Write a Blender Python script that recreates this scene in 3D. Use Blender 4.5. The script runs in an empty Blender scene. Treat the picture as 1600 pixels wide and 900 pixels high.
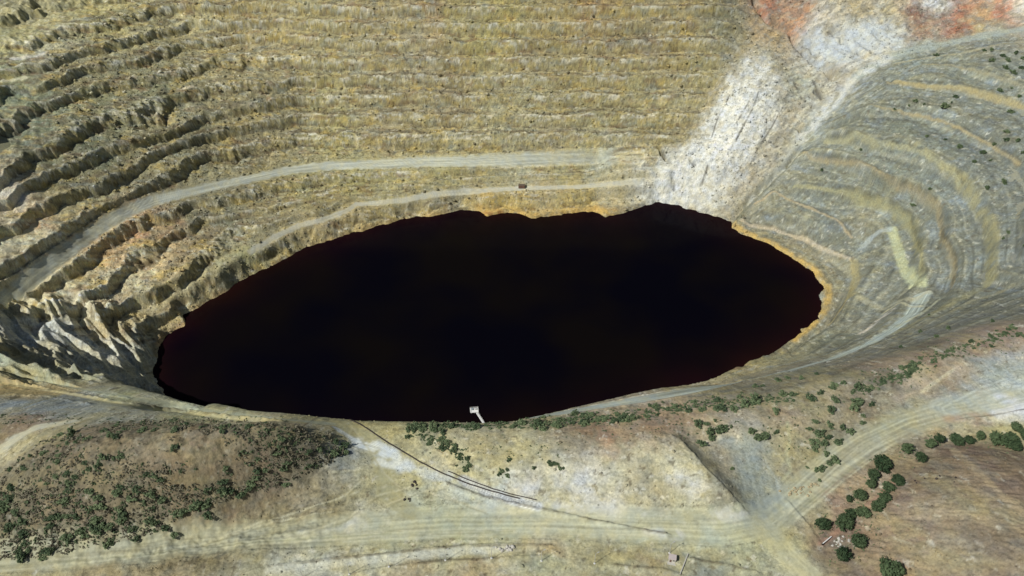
import bpy, bmesh, math, random, time
import numpy as np
from mathutils import Vector, Matrix
T0 = time.time()
random.seed(7)
R = math.radians

# ------------------------------------------------------------------ camera, world, sun
sc = bpy.context.scene
CAMZ, PITCH, FPX = 300.0, 40.0, 1385.64
cam_d = bpy.data.cameras.new('camera'); cam = bpy.data.objects.new('camera', cam_d)
sc.collection.objects.link(cam); sc.camera = cam
cam.location = (0, 0, CAMZ); cam.rotation_euler = (R(90 - PITCH), 0, 0)
cam_d.sensor_width = 36; cam_d.lens = 36 * FPX / 1600.0
cam_d.clip_start = 1; cam_d.clip_end = 20000
sc.render.resolution_x, sc.render.resolution_y = 1024, 576
SUN_EL = 47.0
SUN_TRAVEL = (0.80, 0.60)                       # way the light travels over the ground
w = bpy.data.worlds.new('World'); sc.world = w; w.use_nodes = True
nt = w.node_tree; bg = nt.nodes['Background']
sky = nt.nodes.new('ShaderNodeTexSky'); sky.sky_type = 'NISHITA'; sky.sun_disc = False
sky.sun_elevation = R(SUN_EL)
sky.sun_rotation = math.atan2(-SUN_TRAVEL[0], -SUN_TRAVEL[1])
nt.links.new(sky.outputs[0], bg.inputs[0]); bg.inputs[1].default_value = 0.05
sd = bpy.data.lights.new('sun', 'SUN'); so = bpy.data.objects.new('sun', sd); sc.collection.objects.link(so)
sd.energy = 4.6; sd.angle = R(0.5); sd.color = (1.0, 0.985, 0.945)
_l = math.hypot(*SUN_TRAVEL)
_dir = Vector((SUN_TRAVEL[0] / _l * math.cos(R(SUN_EL)), SUN_TRAVEL[1] / _l * math.cos(R(SUN_EL)), -math.sin(R(SUN_EL))))
so.rotation_euler = _dir.to_track_quat('-Z', 'Y').to_euler(); so.location = (-200, 0, 500)
sc.view_settings.view_transform = 'Standard'; sc.view_settings.look = 'None'
sc.view_settings.exposure = -0.2; sc.view_settings.gamma = 1.0

COL = sc.collection
WATER = -150.0

# ------------------------------------------------------------------ helpers: pixels of the photograph <-> the place
cp, sp = math.cos(R(PITCH)), math.sin(R(PITCH))
def ray(px, py):
    a = (px - 800.0) / FPX; b = (450.0 - py) / FPX
    return np.array([a, cp + b * sp, -sp + b * cp])
def at_z(px, py, z):
    d = ray(px, py); t = (z - CAMZ) / d[2]
    return (d[0] * t, d[1] * t)
def dens(pl, step=22.0):
    """resample a polyline of tuples about every step pixels"""
    out = []
    for a, b in zip(pl[:-1], pl[1:]):
        n = max(1, int(math.hypot(a[0] - b[0], a[1] - b[1]) / step))
        for i in range(n):
            f = i / n; out.append(tuple(a[k] * (1 - f) + b[k] * f for k in range(len(a))))
    out.append(tuple(pl[-1])); return out

# ---- noise
_rng = np.random.RandomState(11)
_P = _rng.permutation(4096).astype(np.int32)
_G = _rng.uniform(0, 2 * np.pi, 4096); _GX = np.cos(_G).astype(np.float32); _GY = np.sin(_G).astype(np.float32)
def perlin(x, y, seed=0):
    x = np.asarray(x, np.float32) + seed * 17.31; y = np.asarray(y, np.float32) + seed * 9.77
    xi = np.floor(x).astype(np.int32); yi = np.floor(y).astype(np.int32)
    xf = x - xi; yf = y - yi
    u = xf * xf * xf * (xf * (xf * 6 - 15) + 10); v = yf * yf * yf * (yf * (yf * 6 - 15) + 10)
    def g(i, j, dx, dy):
        h = _P[(_P[(xi + i) & 4095] + yi + j) & 4095]
        return _GX[h] * dx + _GY[h] * dy
    n00 = g(0, 0, xf, yf); n10 = g(1, 0, xf - 1, yf); n01 = g(0, 1, xf, yf - 1); n11 = g(1, 1, xf - 1, yf - 1)
    a = n00 + u * (n10 - n00); b = n01 + u * (n11 - n01)
    return (a + v * (b - a)) * 1.5
def fbm(x, y, oct=4, seed=0, gain=0.5):
    s = 0; a = 1; f = 1; t = 0
    for o in range(oct):
        s = s + a * perlin(x * f, y * f, seed + o * 3); t += a; a *= gain; f *= 2.03
    return s / t
def ridged(x, y, oct=3, seed=0):
    s = 0; a = 1; f = 1; t = 0
    for o in range(oct):
        s = s + a * (1 - 2 * np.abs(perlin(x * f, y * f, seed + o * 3))); t += a; a *= 0.5; f *= 2.1
    return s / t
def sstep(a, b, x):
    t = np.clip((x - a) / (b - a), 0, 1); return t * t * (3 - 2 * t)

# ------------------------------------------------------------------ survey of the place: (photo px, py, height, bench number, terracing, roughness)
CP = []   # x, y, z, b, w, rough
def line(pl, b=None, w=None, rough=None, step=22):
    """pl: (px,py,z) ; b bench number"""
    for p in dens(pl, step):
        x, y = at_z(p[0], p[1], p[2]); CP.append((x, y, p[2], b, w, rough))
def world(pts, b=None, w=None, rough=None):
    for x, y, z in pts: CP.append((x, y, z, b, w, rough))

lake_vis = [(243, 560), (247, 540), (265, 520), (290, 505), (288, 490), (310, 478), (340, 462), (370, 445), (400, 425), (440, 405),
            (480, 387), (520, 374), (560, 362), (600, 350), (640, 341), (680, 336), (720, 329), (745, 329), (762, 338), (790, 333), (830, 339),
            (870, 335), (928, 329), (945, 340), (975, 333), (1000, 322), (1030, 317), (1060, 321), (1100, 331), (1140, 345),
            (1145, 355), (1165, 366), (1200, 380), (1240, 405), (1270, 425), (1286, 445), (1290, 470), (1275, 500), (1240, 530), (1200, 555), (1150, 577)]
line([(a, b, WATER) for a, b in lake_vis], 0.35, 1.0, 1.0)
lake_w = [at_z(a, b, WATER) for a, b in dens(lake_vis, 15)]
hid = [(110, 425), (60, 398), (0, 384), (-60, 376), (-120, 372), (-175, 372), (-215, 385), (-235, 405)]
world([(x, y, WATER) for x, y in hid], 0.35, 1.0, 1.0)
LAKE = lake_w + hid + [at_z(255, 608, WATER), at_z(243, 590, WATER)]
line([(243, 590, WATER), (255, 608, WATER)], 0.35, .6, 1)
for (x, y) in [(-190, 450), (-120, 470), (-60, 500), (0, 500), (80, 520), (150, 520), (0, 430), (-100, 420), (60, 580), (0, 590), (200, 520), (-80, 540), (130, 460), (120, 620)]:
    CP.append((x, y, -172, -.6, 1.0, 1.0))
# terraces of the left and back wall above the long haul road
XR = [470, 560, 680, 800, 920, 1020, 1110]
def cen(row, z, dr=0): return [(x, row + dr * (abs(x - 800) / 300.0) ** 2, z) for x in XR]
F = [(0, 432, -80), (45, 405, -82), (85, 378, -84), (130, 345, -87), (165, 328, -89), (195, 312, -90), (233, 293, -92), (287, 267, -95), (317, 253, -97), (393, 230, -101)] + cen(220, -106)
E = [(0, 373, -70), (50, 343, -72), (80, 327, -74), (117, 307, -76), (167, 287, -78), (200, 267, -80), (253, 240, -83), (333, 213, -86), (387, 200, -89)] + cen(189, -94)
D = [(0, 322, -60), (50, 293, -61), (107, 263, -63), (143, 250, -65), (183, 233, -67), (247, 217, -70), (293, 200, -72), (333, 183, -75), (400, 170, -78)] + cen(158, -82)
C = [(0, 287, -48), (20, 273, -48), (43, 250, -49), (100, 227, -51), (133, 207, -52), (167, 193, -54), (207, 182, -56), (277, 157, -60), (343, 143, -63), (400, 138, -66)] + cen(129, -70)
G = [(0, 203, -36), (30, 190, -37), (67, 170, -38), (120, 150, -40), (187, 133, -44), (240, 127, -47), (320, 107, -51), (380, 97, -54)] + cen(101, -58)[1:]
H = [(0, 157, -26), (20, 143, -27), (70, 137, -28), (133, 110, -31), (187, 103, -34), (240, 90, -37), (290, 73, -40), (380, 60, -43)] + cen(74, -46)[1:]
I = [(0, 120, -18), (43, 110, -19), (100, 93, -21), (167, 77, -24), (227, 60, -27), (307, 40, -30), (400, 38, -32)] + cen(46, -34)[1:]
J = [(0, 73, -8), (37, 68, -9), (83, 57, -11), (147, 43, -13), (210, 30, -16), (273, 17, -18), (400, 12, -20)] + cen(20, -22)[1:]
K = [(0, 33, 0), (50, 13, -1), (87, 8, -2), (200, -6, -5), (400, -14, -9)] + cen(-6, -10)[1:]
for n, L in enumerate([F, E, D, C, G, H, I, J, K]):
    line(L, 5.0 + n, 1.0, 1.0)
road2 = [(0, 477, -90), (33, 450, -91), (67, 420, -92), (100, 397, -94), (133, 372, -95), (167, 349, -97), (200, 330, -99), (240, 314, -101), (283, 303, -103), (333, 291, -106), (400, 277, -110),
         (450, 266, -113), (520, 258, -115), (600, 256, -117), (660, 253, -118), (730, 252, -118), (800, 250, -118), (880, 247, -118), (940, 245, -118)]
line(road2, 4.5, 1.0, 0.3)
line([(20, 482, -100), (43, 463, -100), (73, 447, -100), (100, 433, -101), (133, 408, -102), (160, 384, -103), (187, 370, -104), (220, 353, -106), (253, 343, -108), (290, 334, -110), (330, 322, -113), (400, 303, -118), (500, 285, -124), (620, 277, -126), (720, 272, -126), (820, 268, -127), (920, 264, -127)], 4.0, 1.0, 1)
line([(77, 500, -112), (110, 487, -112), (147, 465, -113), (180, 437, -114), (205, 415, -115), (247, 385, -117), (283, 365, -119), (315, 347, -121)], 3.0, 1.15, 1)
line([(160, 505, -126), (200, 480, -127), (240, 463, -127), (277, 443, -128), (300, 423, -128), (320, 407, -129), (345, 385, -130), (370, 362, -131)], 2.0, 1.15, 1)
road1 = [(240, 487, -135), (290, 458, -134), (330, 430, -134), (390, 394, -134), (430, 370, -134), (467, 352, -134), (500, 345, -134), (540, 330, -134), (557, 319, -134), (600, 316, -134), (640, 311, -134), (680, 303, -134), (740, 299, -134), (790, 295, -134), (900, 292, -134), (1000, 284, -133)]
line(road1, 1.45, 1.0, 0.4)
line([(233, 512, -142), (267, 490, -142), (300, 467, -142), (333, 448, -142), (367, 433, -142), (400, 413, -142), (460, 385, -143), (520, 362, -143), (600, 338, -143), (700, 320, -143), (800, 320, -143), (920, 314, -142)], 1.0, .9, 1)
# rock slide between the walls
line([(1140, 345, WATER), (1170, 315, -138), (1200, 285, -126), (1245, 238, -106), (1290, 165, -78), (1340, 112, -52), (1400, 86, -40), (1500, 66, -30), (1600, 46, -18)], None, .05, .5)
line([(1120, 260, -114), (1170, 180, -84), (1210, 110, -60), (1240, 60, -46), (1235, 20, -30)], None, .15, 1)
line([(1040, 290, -132), (1090, 230, -106)], None, .3, 1)
line([(1300, 40, -34), (1400, 30, -24), (1500, 22, -19), (1600, 10, -8)], None, .2, 1)
line([(1260, 90, -56), (1295, 125, -64)], None, .05, 1)
# right-hand slope
line([(1175, 335, -140), (1240, 350, -138), (1290, 380, -138), (1325, 410, -138), (1330, 450, -139), (1300, 510, -140), (1250, 540, -142)], 1.0, .7, .5)
line([(1240, 292, -118), (1333, 307, -112), (1387, 323, -110), (1430, 357, -108), (1437, 393, -107), (1437, 433, -106)], 2.0, .7, .5)
line([(1260, 240, -104), (1327, 257, -94), (1390, 287, -91), (1433, 302, -89), (1470, 330, -87), (1475, 373, -87), (1493, 410, -87), (1487, 450, -87)], 3.0, .7, .5)
line([(1320, 212, -80), (1367, 230, -76), (1417, 235, -72), (1453, 253, -70), (1500, 280, -68), (1530, 325, -67), (1547, 370, -67), (1547, 433, -67)], 4.0, .7, .5)
line([(1350, 172, -62), (1407, 173, -60), (1433, 177, -58), (1473, 190, -56), (1517, 210, -54), (1553, 227, -52), (1593, 257, -50), (1615, 300, -48)], 5.0, .7, .5)
line([(1387, 130, -50), (1450, 133, -47), (1500, 140, -44), (1550, 153, -41), (1600, 167, -38)], 6.0, .6, .5)
line([(1440, 103, -40), (1487, 103, -37), (1533, 117, -33), (1600, 137, -28)], 7.0, .5, .5)
line([(1550, 80, -26), (1600, 90, -20)], 8.0, .4, .5)
ramp = [(820, 654, -20), (900, 641, -32), (1000, 624, -45), (1080, 610, -53), (1150, 598, -60), (1230, 580, -66), (1300, 561, -72), (1360, 536, -79), (1400, 512, -85), (1425, 490, -91), (1442, 462, -98)]
line(ramp, 2.5, .3, .15)
line([(1600, 450, -52), (1520, 480, -60), (1450, 515, -50), (1350, 560, -38), (1200, 600, -28)], 4, .3, .35)
line([(1600, 400, -45), (1600, 340, -44)], 5, .5, .5)
# rim near the camera
line([(1600, 505, -4), (1520, 530, -4), (1450, 552, -4), (1300, 600, -5), (1200, 618, -6), (1100, 628, -6), (1000, 640, -5), (900, 655, -4), (800, 660, -4), (700, 659, -5), (600, 657, -6), (545, 655, -6)], 6, 0, .3)
line([(500, 652, -10), (440, 644, -15), (350, 631, -26), (290, 619, -40), (240, 612, -66), (150, 600, -80), (60, 582, -74), (0, 572, -64)], 5, 0, .3)
line([(0, 540, -84), (60, 560, -100), (120, 580, -116), (180, 600, -132), (215, 606, -142)], 4, .2, 1.0)
line([(0, 505, -90), (60, 525, -104), (120, 545, -120), (170, 565, -134), (205, 585, -143), (228, 575, -145)], 3, .2, 1.0)
line([(0, 600, -44), (120, 616, -42), (240, 640, -26), (380, 655, -10)], 6, 0, .15)
line([(0, 640, -14), (120, 648, -10), (260, 660, -5), (400, 668, 0)], 6, 0, .15)
world([(0, 300, -62), (60, 322, -80), (-60, 300, -66), (-120, 298, -62), (-170, 305, -72), (0, 340, -106), (-100, 335, -106), (-180, 345, -112), (70, 360, -112), (140, 395, -110)], 3, .5, 1)
# plateau with the mine roads
pl0 = [(0, 890, 0), (200, 870, 0), (400, 850, 0), (600, 840, 0), (800, 835, 0), (1000, 840, 0), (1200, 830, 0), (1200, 890, 0), (900, 890, 0), (600, 895, 0), (300, 895, 0),
       (500, 790, 0), (600, 740, 0), (560, 690, -2), (700, 780, 0), (850, 810, 1), (1000, 815, 1), (1180, 790, 0), (1180, 720, 1), (1260, 700, 1), (1250, 770, 0), (1350, 700, 1), (1450, 660, 1), (1550, 650, 1), (1600, 600, 1), (1500, 600, 0), (1400, 640, 0), (1600, 560, 0)]
for p in pl0: line([p, p], 6, 0, .12)
line([(640, 690, 2), (700, 700, 3), (780, 700, 5), (860, 690, 7), (950, 690, 10), (1035, 690, 12)], 6, 0, .4)
line([(1050, 682, 9), (1080, 700, 8.5), (1110, 735, 7), (1140, 765, 5), (1160, 785, 2.5)], 6, 0, .4, 10)
line([(1064, 678, 5), (1098, 700, 3), (1130, 732, 2), (1160, 765, 1), (1178, 785, 0)], 6, 0, .3, 10)
line([(720, 740, 1), (800, 765, 2), (880, 785, 2), (980, 795, 2), (1080, 790, 2)], 6, 0, .4)
line([(900, 740, 6), (1000, 745, 7), (1070, 750, 6)], 6, 0, .5)
line([(1100, 660, 3), (1200, 650, 3), (1300, 640, 2)], 6, 0, .4)
# the wooded hill on the left
line([(60, 740, 14), (160, 705, 22), (280, 695, 26), (400, 695, 22), (480, 700, 14)], 6, 0, 1.0)
line([(80, 790, 8), (200, 760, 15), (320, 745, 15), (430, 735, 9)], 6, 0, 1.0)
line([(0, 860, 0), (100, 850, 0), (200, 835, 0), (330, 800, 0), (420, 775, 0), (500, 740, 1), (560, 725, 1)], 6, 0, .3)
line([(0, 720, 2), (50, 690, 4), (120, 665, 4)], 6, 0, .3)
# the bare hill on the right
line([(1400, 800, 8), (1440, 750, 10), (1520, 725, 14), (1600, 730, 18)], 6, 0, .35)
line([(1480, 860, 16), (1520, 800, 20), (1600, 820, 24), (1600, 890, 26)], 6, 0, .35)
line([(1290, 860, 0), (1330, 830, 2), (1370, 775, 3), (1430, 705, 3), (1520, 690, 4), (1600, 690, 6)], 6, 0, .3)
line([(1330, 895, 3), (1400, 890, 8)], 6, 0, .3)
# the land outside the picture
world([(x, 835, 14) for x in range(-500, 200, 60)], 15, 1, 1); world([(x, 900, 42) for x in range(-600, 200, 80)], 18, 0, .5)
world([(300, 800, 8), (420, 800, 14), (300, 900, 40), (450, 900, 44), (520, 740, 20)], 12, .2, .5)
world([(x, 1050, 48) for x in range(-700, 800, 140)] + [(-560, 780, 40), (-520, 650, 24), (-470, 560, 8), (-600, 560, 30), (-430, 460, -22), (-520, 430, 12), (-400, 380, -8), (-330, 300, 4), (-450, 280, 14),
       (-300, 220, 4), (-400, 150, 8), (-250, 130, 0), (0, 130, 0), (150, 130, 2), (300, 150, 24), (330, 220, 22), (400, 300, 12), (330, 340, 0), (390, 400, -14), (480, 420, 10), (430, 500, -14), (520, 560, 14),
       (460, 640, 0), (600, 700, 26), (620, 450, 18), (620, 250, 14), (-650, 350, 26), (-700, 800, 50)], 8, 0, .4)
CPA = np.array([(p[0], p[1], p[2]) for p in CP]); 
_pb = np.array([(16.3 + p[2] * .117 if p[3] is None else p[3]) for p in CP], float); _pw = np.array([p[4] for p in CP], float); _pr = np.array([p[5] for p in CP], float)

GX0, GX1, GY0, GY1, GS = -760.0, 800.0, 60.0, 1120.0, 4.0
gx = np.arange(GX0, GX1 + 1, GS); gy = np.arange(GY0, GY1 + 1, GS)
GXX, GYY = np.meshgrid(gx, gy)
def rbf(vals, c=7.0, lam=3.0):
    X = CPA[:, :2]
    d = np.sqrt(((X[:, None, :] - X[None, :, :]) ** 2).sum(-1) + c * c)
    n = len(X); A = np.zeros((n + 3, n + 3)); A[:n, :n] = -d + np.eye(n) * lam
    Pm = np.c_[np.ones(n), X / 500.0]; A[:n, n:] = Pm; A[n:, :n] = Pm.T
    co = np.linalg.solve(A, np.r_[vals, 0, 0, 0])
    out = np.zeros(GXX.size); gxf, gyf = GXX.ravel(), GYY.ravel()
    for s in range(0, gxf.size, 8000):
        e = s + 8000
        dd = np.sqrt((gxf[s:e, None] - X[:, 0]) ** 2 + (gyf[s:e, None] - X[:, 1]) ** 2 + c * c)
        out[s:e] = -dd @ co[:n] + co[n] + co[n + 1] * gxf[s:e] / 500 + co[n + 2] * gyf[s:e] / 500
    return out.reshape(GXX.shape)
def idw(vals, XY=None, p=3.0, soft=5.0):
    X = CPA[:, :2] if XY is None else XY
    vals = np.asarray(vals, float).reshape(len(X), -1)
    gxf, gyf = GXX.ravel(), GYY.ravel(); out = np.zeros((gxf.size, vals.shape[1]))
    for s in range(0, gxf.size, 8000):
        e = s + 8000
        ww = 1.0 / ((gxf[s:e, None] - X[:, 0]) ** 2 + (gyf[s:e, None] - X[:, 1]) ** 2 + soft * soft) ** (p / 2)
        out[s:e] = ww @ vals / ww.sum(1, keepdims=True)
    return out.reshape(GXX.shape + (-1,)).squeeze()
ZB = rbf(CPA[:, 2]); BB = rbf(_pb, 7.0, 1.0); WW = idw(_pw); RR = idw(_pr)
def blur(a, n=1):
    for _ in range(n):
        a = np.pad(a, 1, mode='edge'); a = (a[:-2, 1:-1] + a[2:, 1:-1] + 2 * a[1:-1, 1:-1]) / 4
        a = np.pad(a, 1, mode='edge'); a = (a[1:-1, :-2] + a[1:-1, 2:] + 2 * a[1:-1, 1:-1]) / 4
    return a
gzy, gzx = np.gradient(ZB, GS); gby, gbx = np.gradient(BB, GS)
HH = np.hypot(gzx, gzy) / np.maximum(np.hypot(gbx, gby), 0.012)
HH = blur(np.clip(HH, 0, 26), 3)
def samp(F_, x, y):
    fx = np.clip((x - GX0) / GS, 0, len(gx) - 1.001); fy = np.clip((y - GY0) / GS, 0, len(gy) - 1.001)
    i = fx.astype(np.int64); j = fy.astype(np.int64); u = fx - i; v = fy - j
    if F_.ndim == 3: u = u[..., None]; v = v[..., None]
    return F_[j, i] * (1 - u) * (1 - v) + F_[j, i + 1] * u * (1 - v) + F_[j + 1, i] * (1 - u) * v + F_[j + 1, i + 1] * u * v
print('survey', time.time() - T0, len(CP))

def at_many(pts, hfun=None):
    """first hit of the sight lines of photo pixels with the smooth ground"""
    pts = np.array(pts, float); a = (pts[:, 0] - 800) / FPX; b = (450 - pts[:, 1]) / FPX
    dx, dy, dz = a, cp + b * sp, -sp + b * cp
    t = np.arange(230, 1250, 1.0)[None, :]
    X = dx[:, None] * t; Y = dy[:, None] * t; Z = CAMZ + dz[:, None] * t
    G_ = samp(ZB, X, Y); G_ = np.maximum(G_, WATER)
    k = (Z < G_).argmax(1); r = np.arange(len(pts))
    k = np.maximum(k, 1)
    e1 = Z[r, k] - G_[r, k]; e0 = Z[r, k - 1] - G_[r, k - 1]; f = e0 / (e0 - e1 + 1e-9)
    tt = t[0, k - 1] + f
    return np.c_[dx * tt, dy * tt]

def pdist(x, y, P, closed=False):
    """distance to polyline (world), and the parameter of the nearest point; only near its box"""
    best = np.full(x.shape, 1e9, np.float32); par = np.zeros(x.shape, np.float32); side = np.zeros(x.shape, np.float32)
    n = len(P); P2 = list(P) + ([P[0]] if closed else [])
    L = 0
    for a, b in zip(P2[:-1], P2[1:]):
        ax, ay = a; vx, vy = b[0] - ax, b[1] - ay; l2 = vx * vx + vy * vy + 1e-9
        t = np.clip(((x - ax) * vx + (y - ay) * vy) / l2, 0, 1)
        ex = x - ax - t * vx; ey = y - ay - t * vy; d = np.sqrt(ex * ex + ey * ey)
        m = d < best
        best = np.where(m, d, best); par = np.where(m, L + t * math.sqrt(l2), par)
        side = np.where(m, np.sign(vx * ey - vy * ex), side)
        L += math.sqrt(l2)
    return best, par, side
class Near:
    """a polyline evaluated only at the vertices close to it"""
    def __init__(s, x, y, P, reach):
        P = np.array(P); m = (x > P[:, 0].min() - reach) & (x < P[:, 0].max() + reach) & (y > P[:, 1].min() - reach) & (y < P[:, 1].max() + reach)
        s.i = np.nonzero(m)[0]; s.d, s.t, s.side = pdist(x[s.i], y[s.i], P)
        k = s.d < reach; s.i, s.d, s.t, s.side = s.i[k], s.d[k], s.t[k], s.side[k]

# ------------------------------------------------------------------ fine grid of the ground
NC = 1120
yr = [160.0]
while yr[-1] < 862: yr.append(yr[-1] + float(np.interp(yr[-1], [160, 300, 330, 590, 630, 800, 830], [.5, .55, .78, .80, .50, .52, 1.1])))
NR = len(yr)
yr = np.array(yr); YMAX = yr[-1]
uc = np.linspace(-1, 1, NC); VY = np.repeat(yr, NC); hw = 150 + 0.44 * VY
VX = np.tile(uc, NR) * hw + 0.0
VY = VY.astype(np.float32).astype(float)
print('rows to y', YMAX)
def soft_inside(px, blurm):
    P = at_many(px); c = np.zeros(GXX.shape, bool); n = len(P)
    for i in range(n):
        x1, y1 = P[i]; x2, y2 = P[(i + 1) % n]
        m = ((y1 > GYY) != (y2 > GYY)); xx = (x2 - x1) * (GYY - y1) / (y2 - y1 + 1e-12) + x1
        c ^= m & (GXX < xx)
    return blur(c.astype(float), blurm)
SLP = [(1000, 318), (1040, 250), (1090, 200), (1130, 120), (1165, 60), (1165, -30), (1650, -30), (1620, 42), (1500, 62), (1395, 84), (1340, 110), (1290, 163), (1245, 236), (1140, 343), (1060, 318)]
SLG = soft_inside(SLP, 4); SLM = samp(SLG, VX, VY)
zs = samp(ZB, VX, VY); b = samp(BB, VX, VY); wt = np.clip(samp(WW, VX, VY), 0, 1.2) * (1 - SLM); rg = samp(RR, VX, VY); Hh = samp(HH, VX, VY)
ang = np.arctan2(VY - 500, VX * 0.75); S_ = ang * 380.0; RAD = np.hypot(VX * .8, VY - 500)
# ragged bench edges
left = sstep(60, -330, VX)                                    # the left wall is rougher
rag = (perlin(VX / 45, VY / 45, 1) * .12 + perlin(VX / 15, VY / 15, 2) * (.07 + .05 * left) + perlin(VX / 6, VY / 6, 3) * (.03 + .05 * left) + perlin(VX / 2.8, VY / 2.8, 4) * .03) * sstep(.2, 1.6, b)
rag = rag * np.clip(rg, 0, 1)
b2 = b + rag
fr = b2 + 0.5 - np.floor(b2 + 0.5)                            # 0.5 is the middle of a face
fw = 0.12 - .045 * left + 0.02 * perlin(VX / 30, VY / 30, 9)
tt = np.clip((fr - (0.5 - fw)) / (2 * fw), 0, 1); face = np.exp(-((fr - .5) / fw) ** 2)
kst = .76 - .06 * left + .26 * (VX > 200) * (VY > 420)
Tf = tt * kst + fr * (1 - kst)
Hh = np.clip(Hh, 0, 15 + 8 * left) * (1.12 - .30 * left)
wt = wt * (.82 + .18 * sstep(-.32, .02, fbm(VX / 55, VY / 40, 3, 19)))
backw = wt * sstep(.6, 1, rg)
z = zs + wt * Hh * (Tf - fr - (tt - fr) * 0) * 1.0 - wt * Hh * rag * 0.25
# gullies and crags on the faces, worn ground elsewhere
pit = sstep(0.0, 1.0, rg)
z += backw * (.9 + .4 * left) * np.exp(-((fr - .5 - fw - .07) / .055) ** 2) * (.6 + .8 * perlin(VX / 8, VY / 8, 18)) - backw * .8 * np.exp(-((fr - .5 + fw + .04) / .05) ** 2)
QR = VY + 1.1 * z
gul = ridged(S_ / 9, RAD / 45, 3, 21)
gul2 = ridged(S_ / 7 + perlin(VX / 20, VY / 20, 25) * 1.5, RAD / 38, 3, 22)
z += pit * wt * ((gul * .5 + gul2 * .5) * (.12 + 2.3 * left) * (.02 + np.exp(-((fr - .5) / .13) ** 2)) * (.6 + .6 * perlin(VX / 25, VY / 25, 24)))
z += rg * ((fbm(VX / 26, VY / 26, 3, 31) * .9 + fbm(VX / 7, VY / 7, 3, 33) * .5) * sstep(.3, 1.5, b + 3 * (wt < .3)) + ridged(VX / 4.5, QR / 4.5, 4, 37) * .42)
z += fbm(VX / 60, VY / 60, 3, 41) * .8 + fbm(VX / 5, VY / 5, 4, 44) * .36 + ridged(VX / 1.9, VY / 1.9, 2, 45) * .09 + fbm(VX / 14, VY / 14, 3, 46) * .5

ROADS = {}; col_ops = []
def wl(px, step=14): return [tuple(q) for q in at_many(dens(px, step))]
def flatten(i, d, width, k=1.0, drop=0.0):
    f = (1 - sstep(width * .45, width * .85, d)) * k
    z[i] = z[i] * (1 - f) + (zs[i] + drop) * f
REG = np.zeros(VX.size, np.int8)
def road(name_id, px, width, k=1.0):
    P = wl([(q[0], q[1]) for q in px]); n = Near(VX, VY, P, width * 1.5)
    flatten(n.i, n.d, width, k)
    if name_id: REG[n.i[n.d < width * .5]] = name_id
    return n
nr2 = road(1, road2[:-1] + [(940, 245), (1000, 246)], 9); nr1 = road(2, road1[3:], 4.5, .9); nrp = road(3, ramp, 10)
main = [(0, 868), (200, 858), (400, 838), (560, 826), (700, 816), (850, 815), (1000, 822), (1130, 826), (1200, 812), (1255, 768), (1300, 728), (1350, 693), (1420, 660), (1490, 640), (1560, 628), (1600, 620)]
nmain = road(4, main, 15, .7)
nbr = road(4, [(1190, 822), (1215, 850), (1240, 878), (1262, 900)], 9, .6)
ncen = road(4, [(640, 800), (605, 770), (602, 735), (590, 705), (560, 680), (532, 660)], 9, .6)
nleft = [road(5, p, 4.5, .8) for p in ([(0, 588), (80, 600), (160, 615), (240, 628), (330, 643), (430, 655), (520, 662)], [(0, 601), (90, 612), (180, 630), (260, 642), (380, 655), (470, 660)])]
npath = road(5, [(0, 704), (28, 682), (60, 667), (110, 659)], 7, .8)
# landscape details: slide gullies, left crag ribs, cliff, banks
def ribs(poly, amp, lx, ly, ang_, seed, oct=3):
    P = at_many(poly); cx, cy = P[:, 0].mean(), P[:, 1].mean(); rx = (P[:, 0].max() - P[:, 0].min()) / 2; ry = (P[:, 1].max() - P[:, 1].min()) / 2
    m = np.clip(1.25 - np.hypot((VX - cx) / rx, (VY - cy) / ry), 0, 1); m = sstep(0, .5, m)
    i = np.nonzero(m > 0)[0]; ca, sa = math.cos(ang_), math.sin(ang_)
    u = VX[i] * ca + VY[i] * sa; v = -VX[i] * sa + VY[i] * ca
    q = ridged(u / lx, v / ly, oct, seed); z[i] += m[i] * amp * q * np.clip(1 - (REG[i] == 1) - (REG[i] == 5), 0, 1); return i, m[i], q
ribs([(0, 480), (60, 520), (130, 560), (250, 622), (180, 520), (0, 590)], 15, 60, 20, R(-37), 61)
slide_i, slide_m, slide_q = ribs([(1000, 310), (1100, 200), (1180, 90), (1290, 130), (1180, 300)], 1.7, 45, 10, R(50), 71)
ribs([(1230, 40), (1300, 120), (1380, 80), (1330, 30)], 4.0, 50, 14, R(-50), 77)
ribs([(1250, 20), (1400, 30), (1580, 20)], 2.5, 20, 16, R(70), 79)
def ravine(px, depth, width, asym=0.0):
    n = Near(VX, VY, wl(px, 8), width * 2.2)
    jj = 1 + .5 * perlin(VX[n.i] / 6, VY[n.i] / 6, 88)
    z[n.i] -= 1.5 * depth * jj * np.exp(-(n.d / width) ** 2)
ravine([(1180, 0), (1192, 18), (1200, 28), (1235, 45), (1240, 58), (1258, 85), (1275, 100), (1305, 118)], 7, 3.2)
ravine([(1255, 65), (1268, 75), (1275, 88)], 4, 2.5); ravine([(1290, 50), (1320, 68)], 3, 2.5); ravine([(1365, 55), (1375, 62)], 3, 2.5); ravine([(1276, 142), (1286, 150)], 4, 2.5)
ravine([(1030, 233), (1037, 243)], 4, 1.3); ravine([(1040, 246), (1047, 251)], 5, 1.8); ravine([(1078, 247), (1085, 258)], 3, 1.2); ravine([(1053, 272), (1055, 282)], 6, 2.2); ravine([(1100, 262), (1108, 272)], 2, 1)
ravine([(1140, 343), (1170, 312), (1200, 284), (1245, 240)], 4, 2.5)
ravine([(1385, 122), (1392, 126)], 2.5, 2); ravine([(1250, 203), (1262, 200)], 4, 2); ravine([(1280, 283), (1305, 278)], 2, 1.5)
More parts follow.
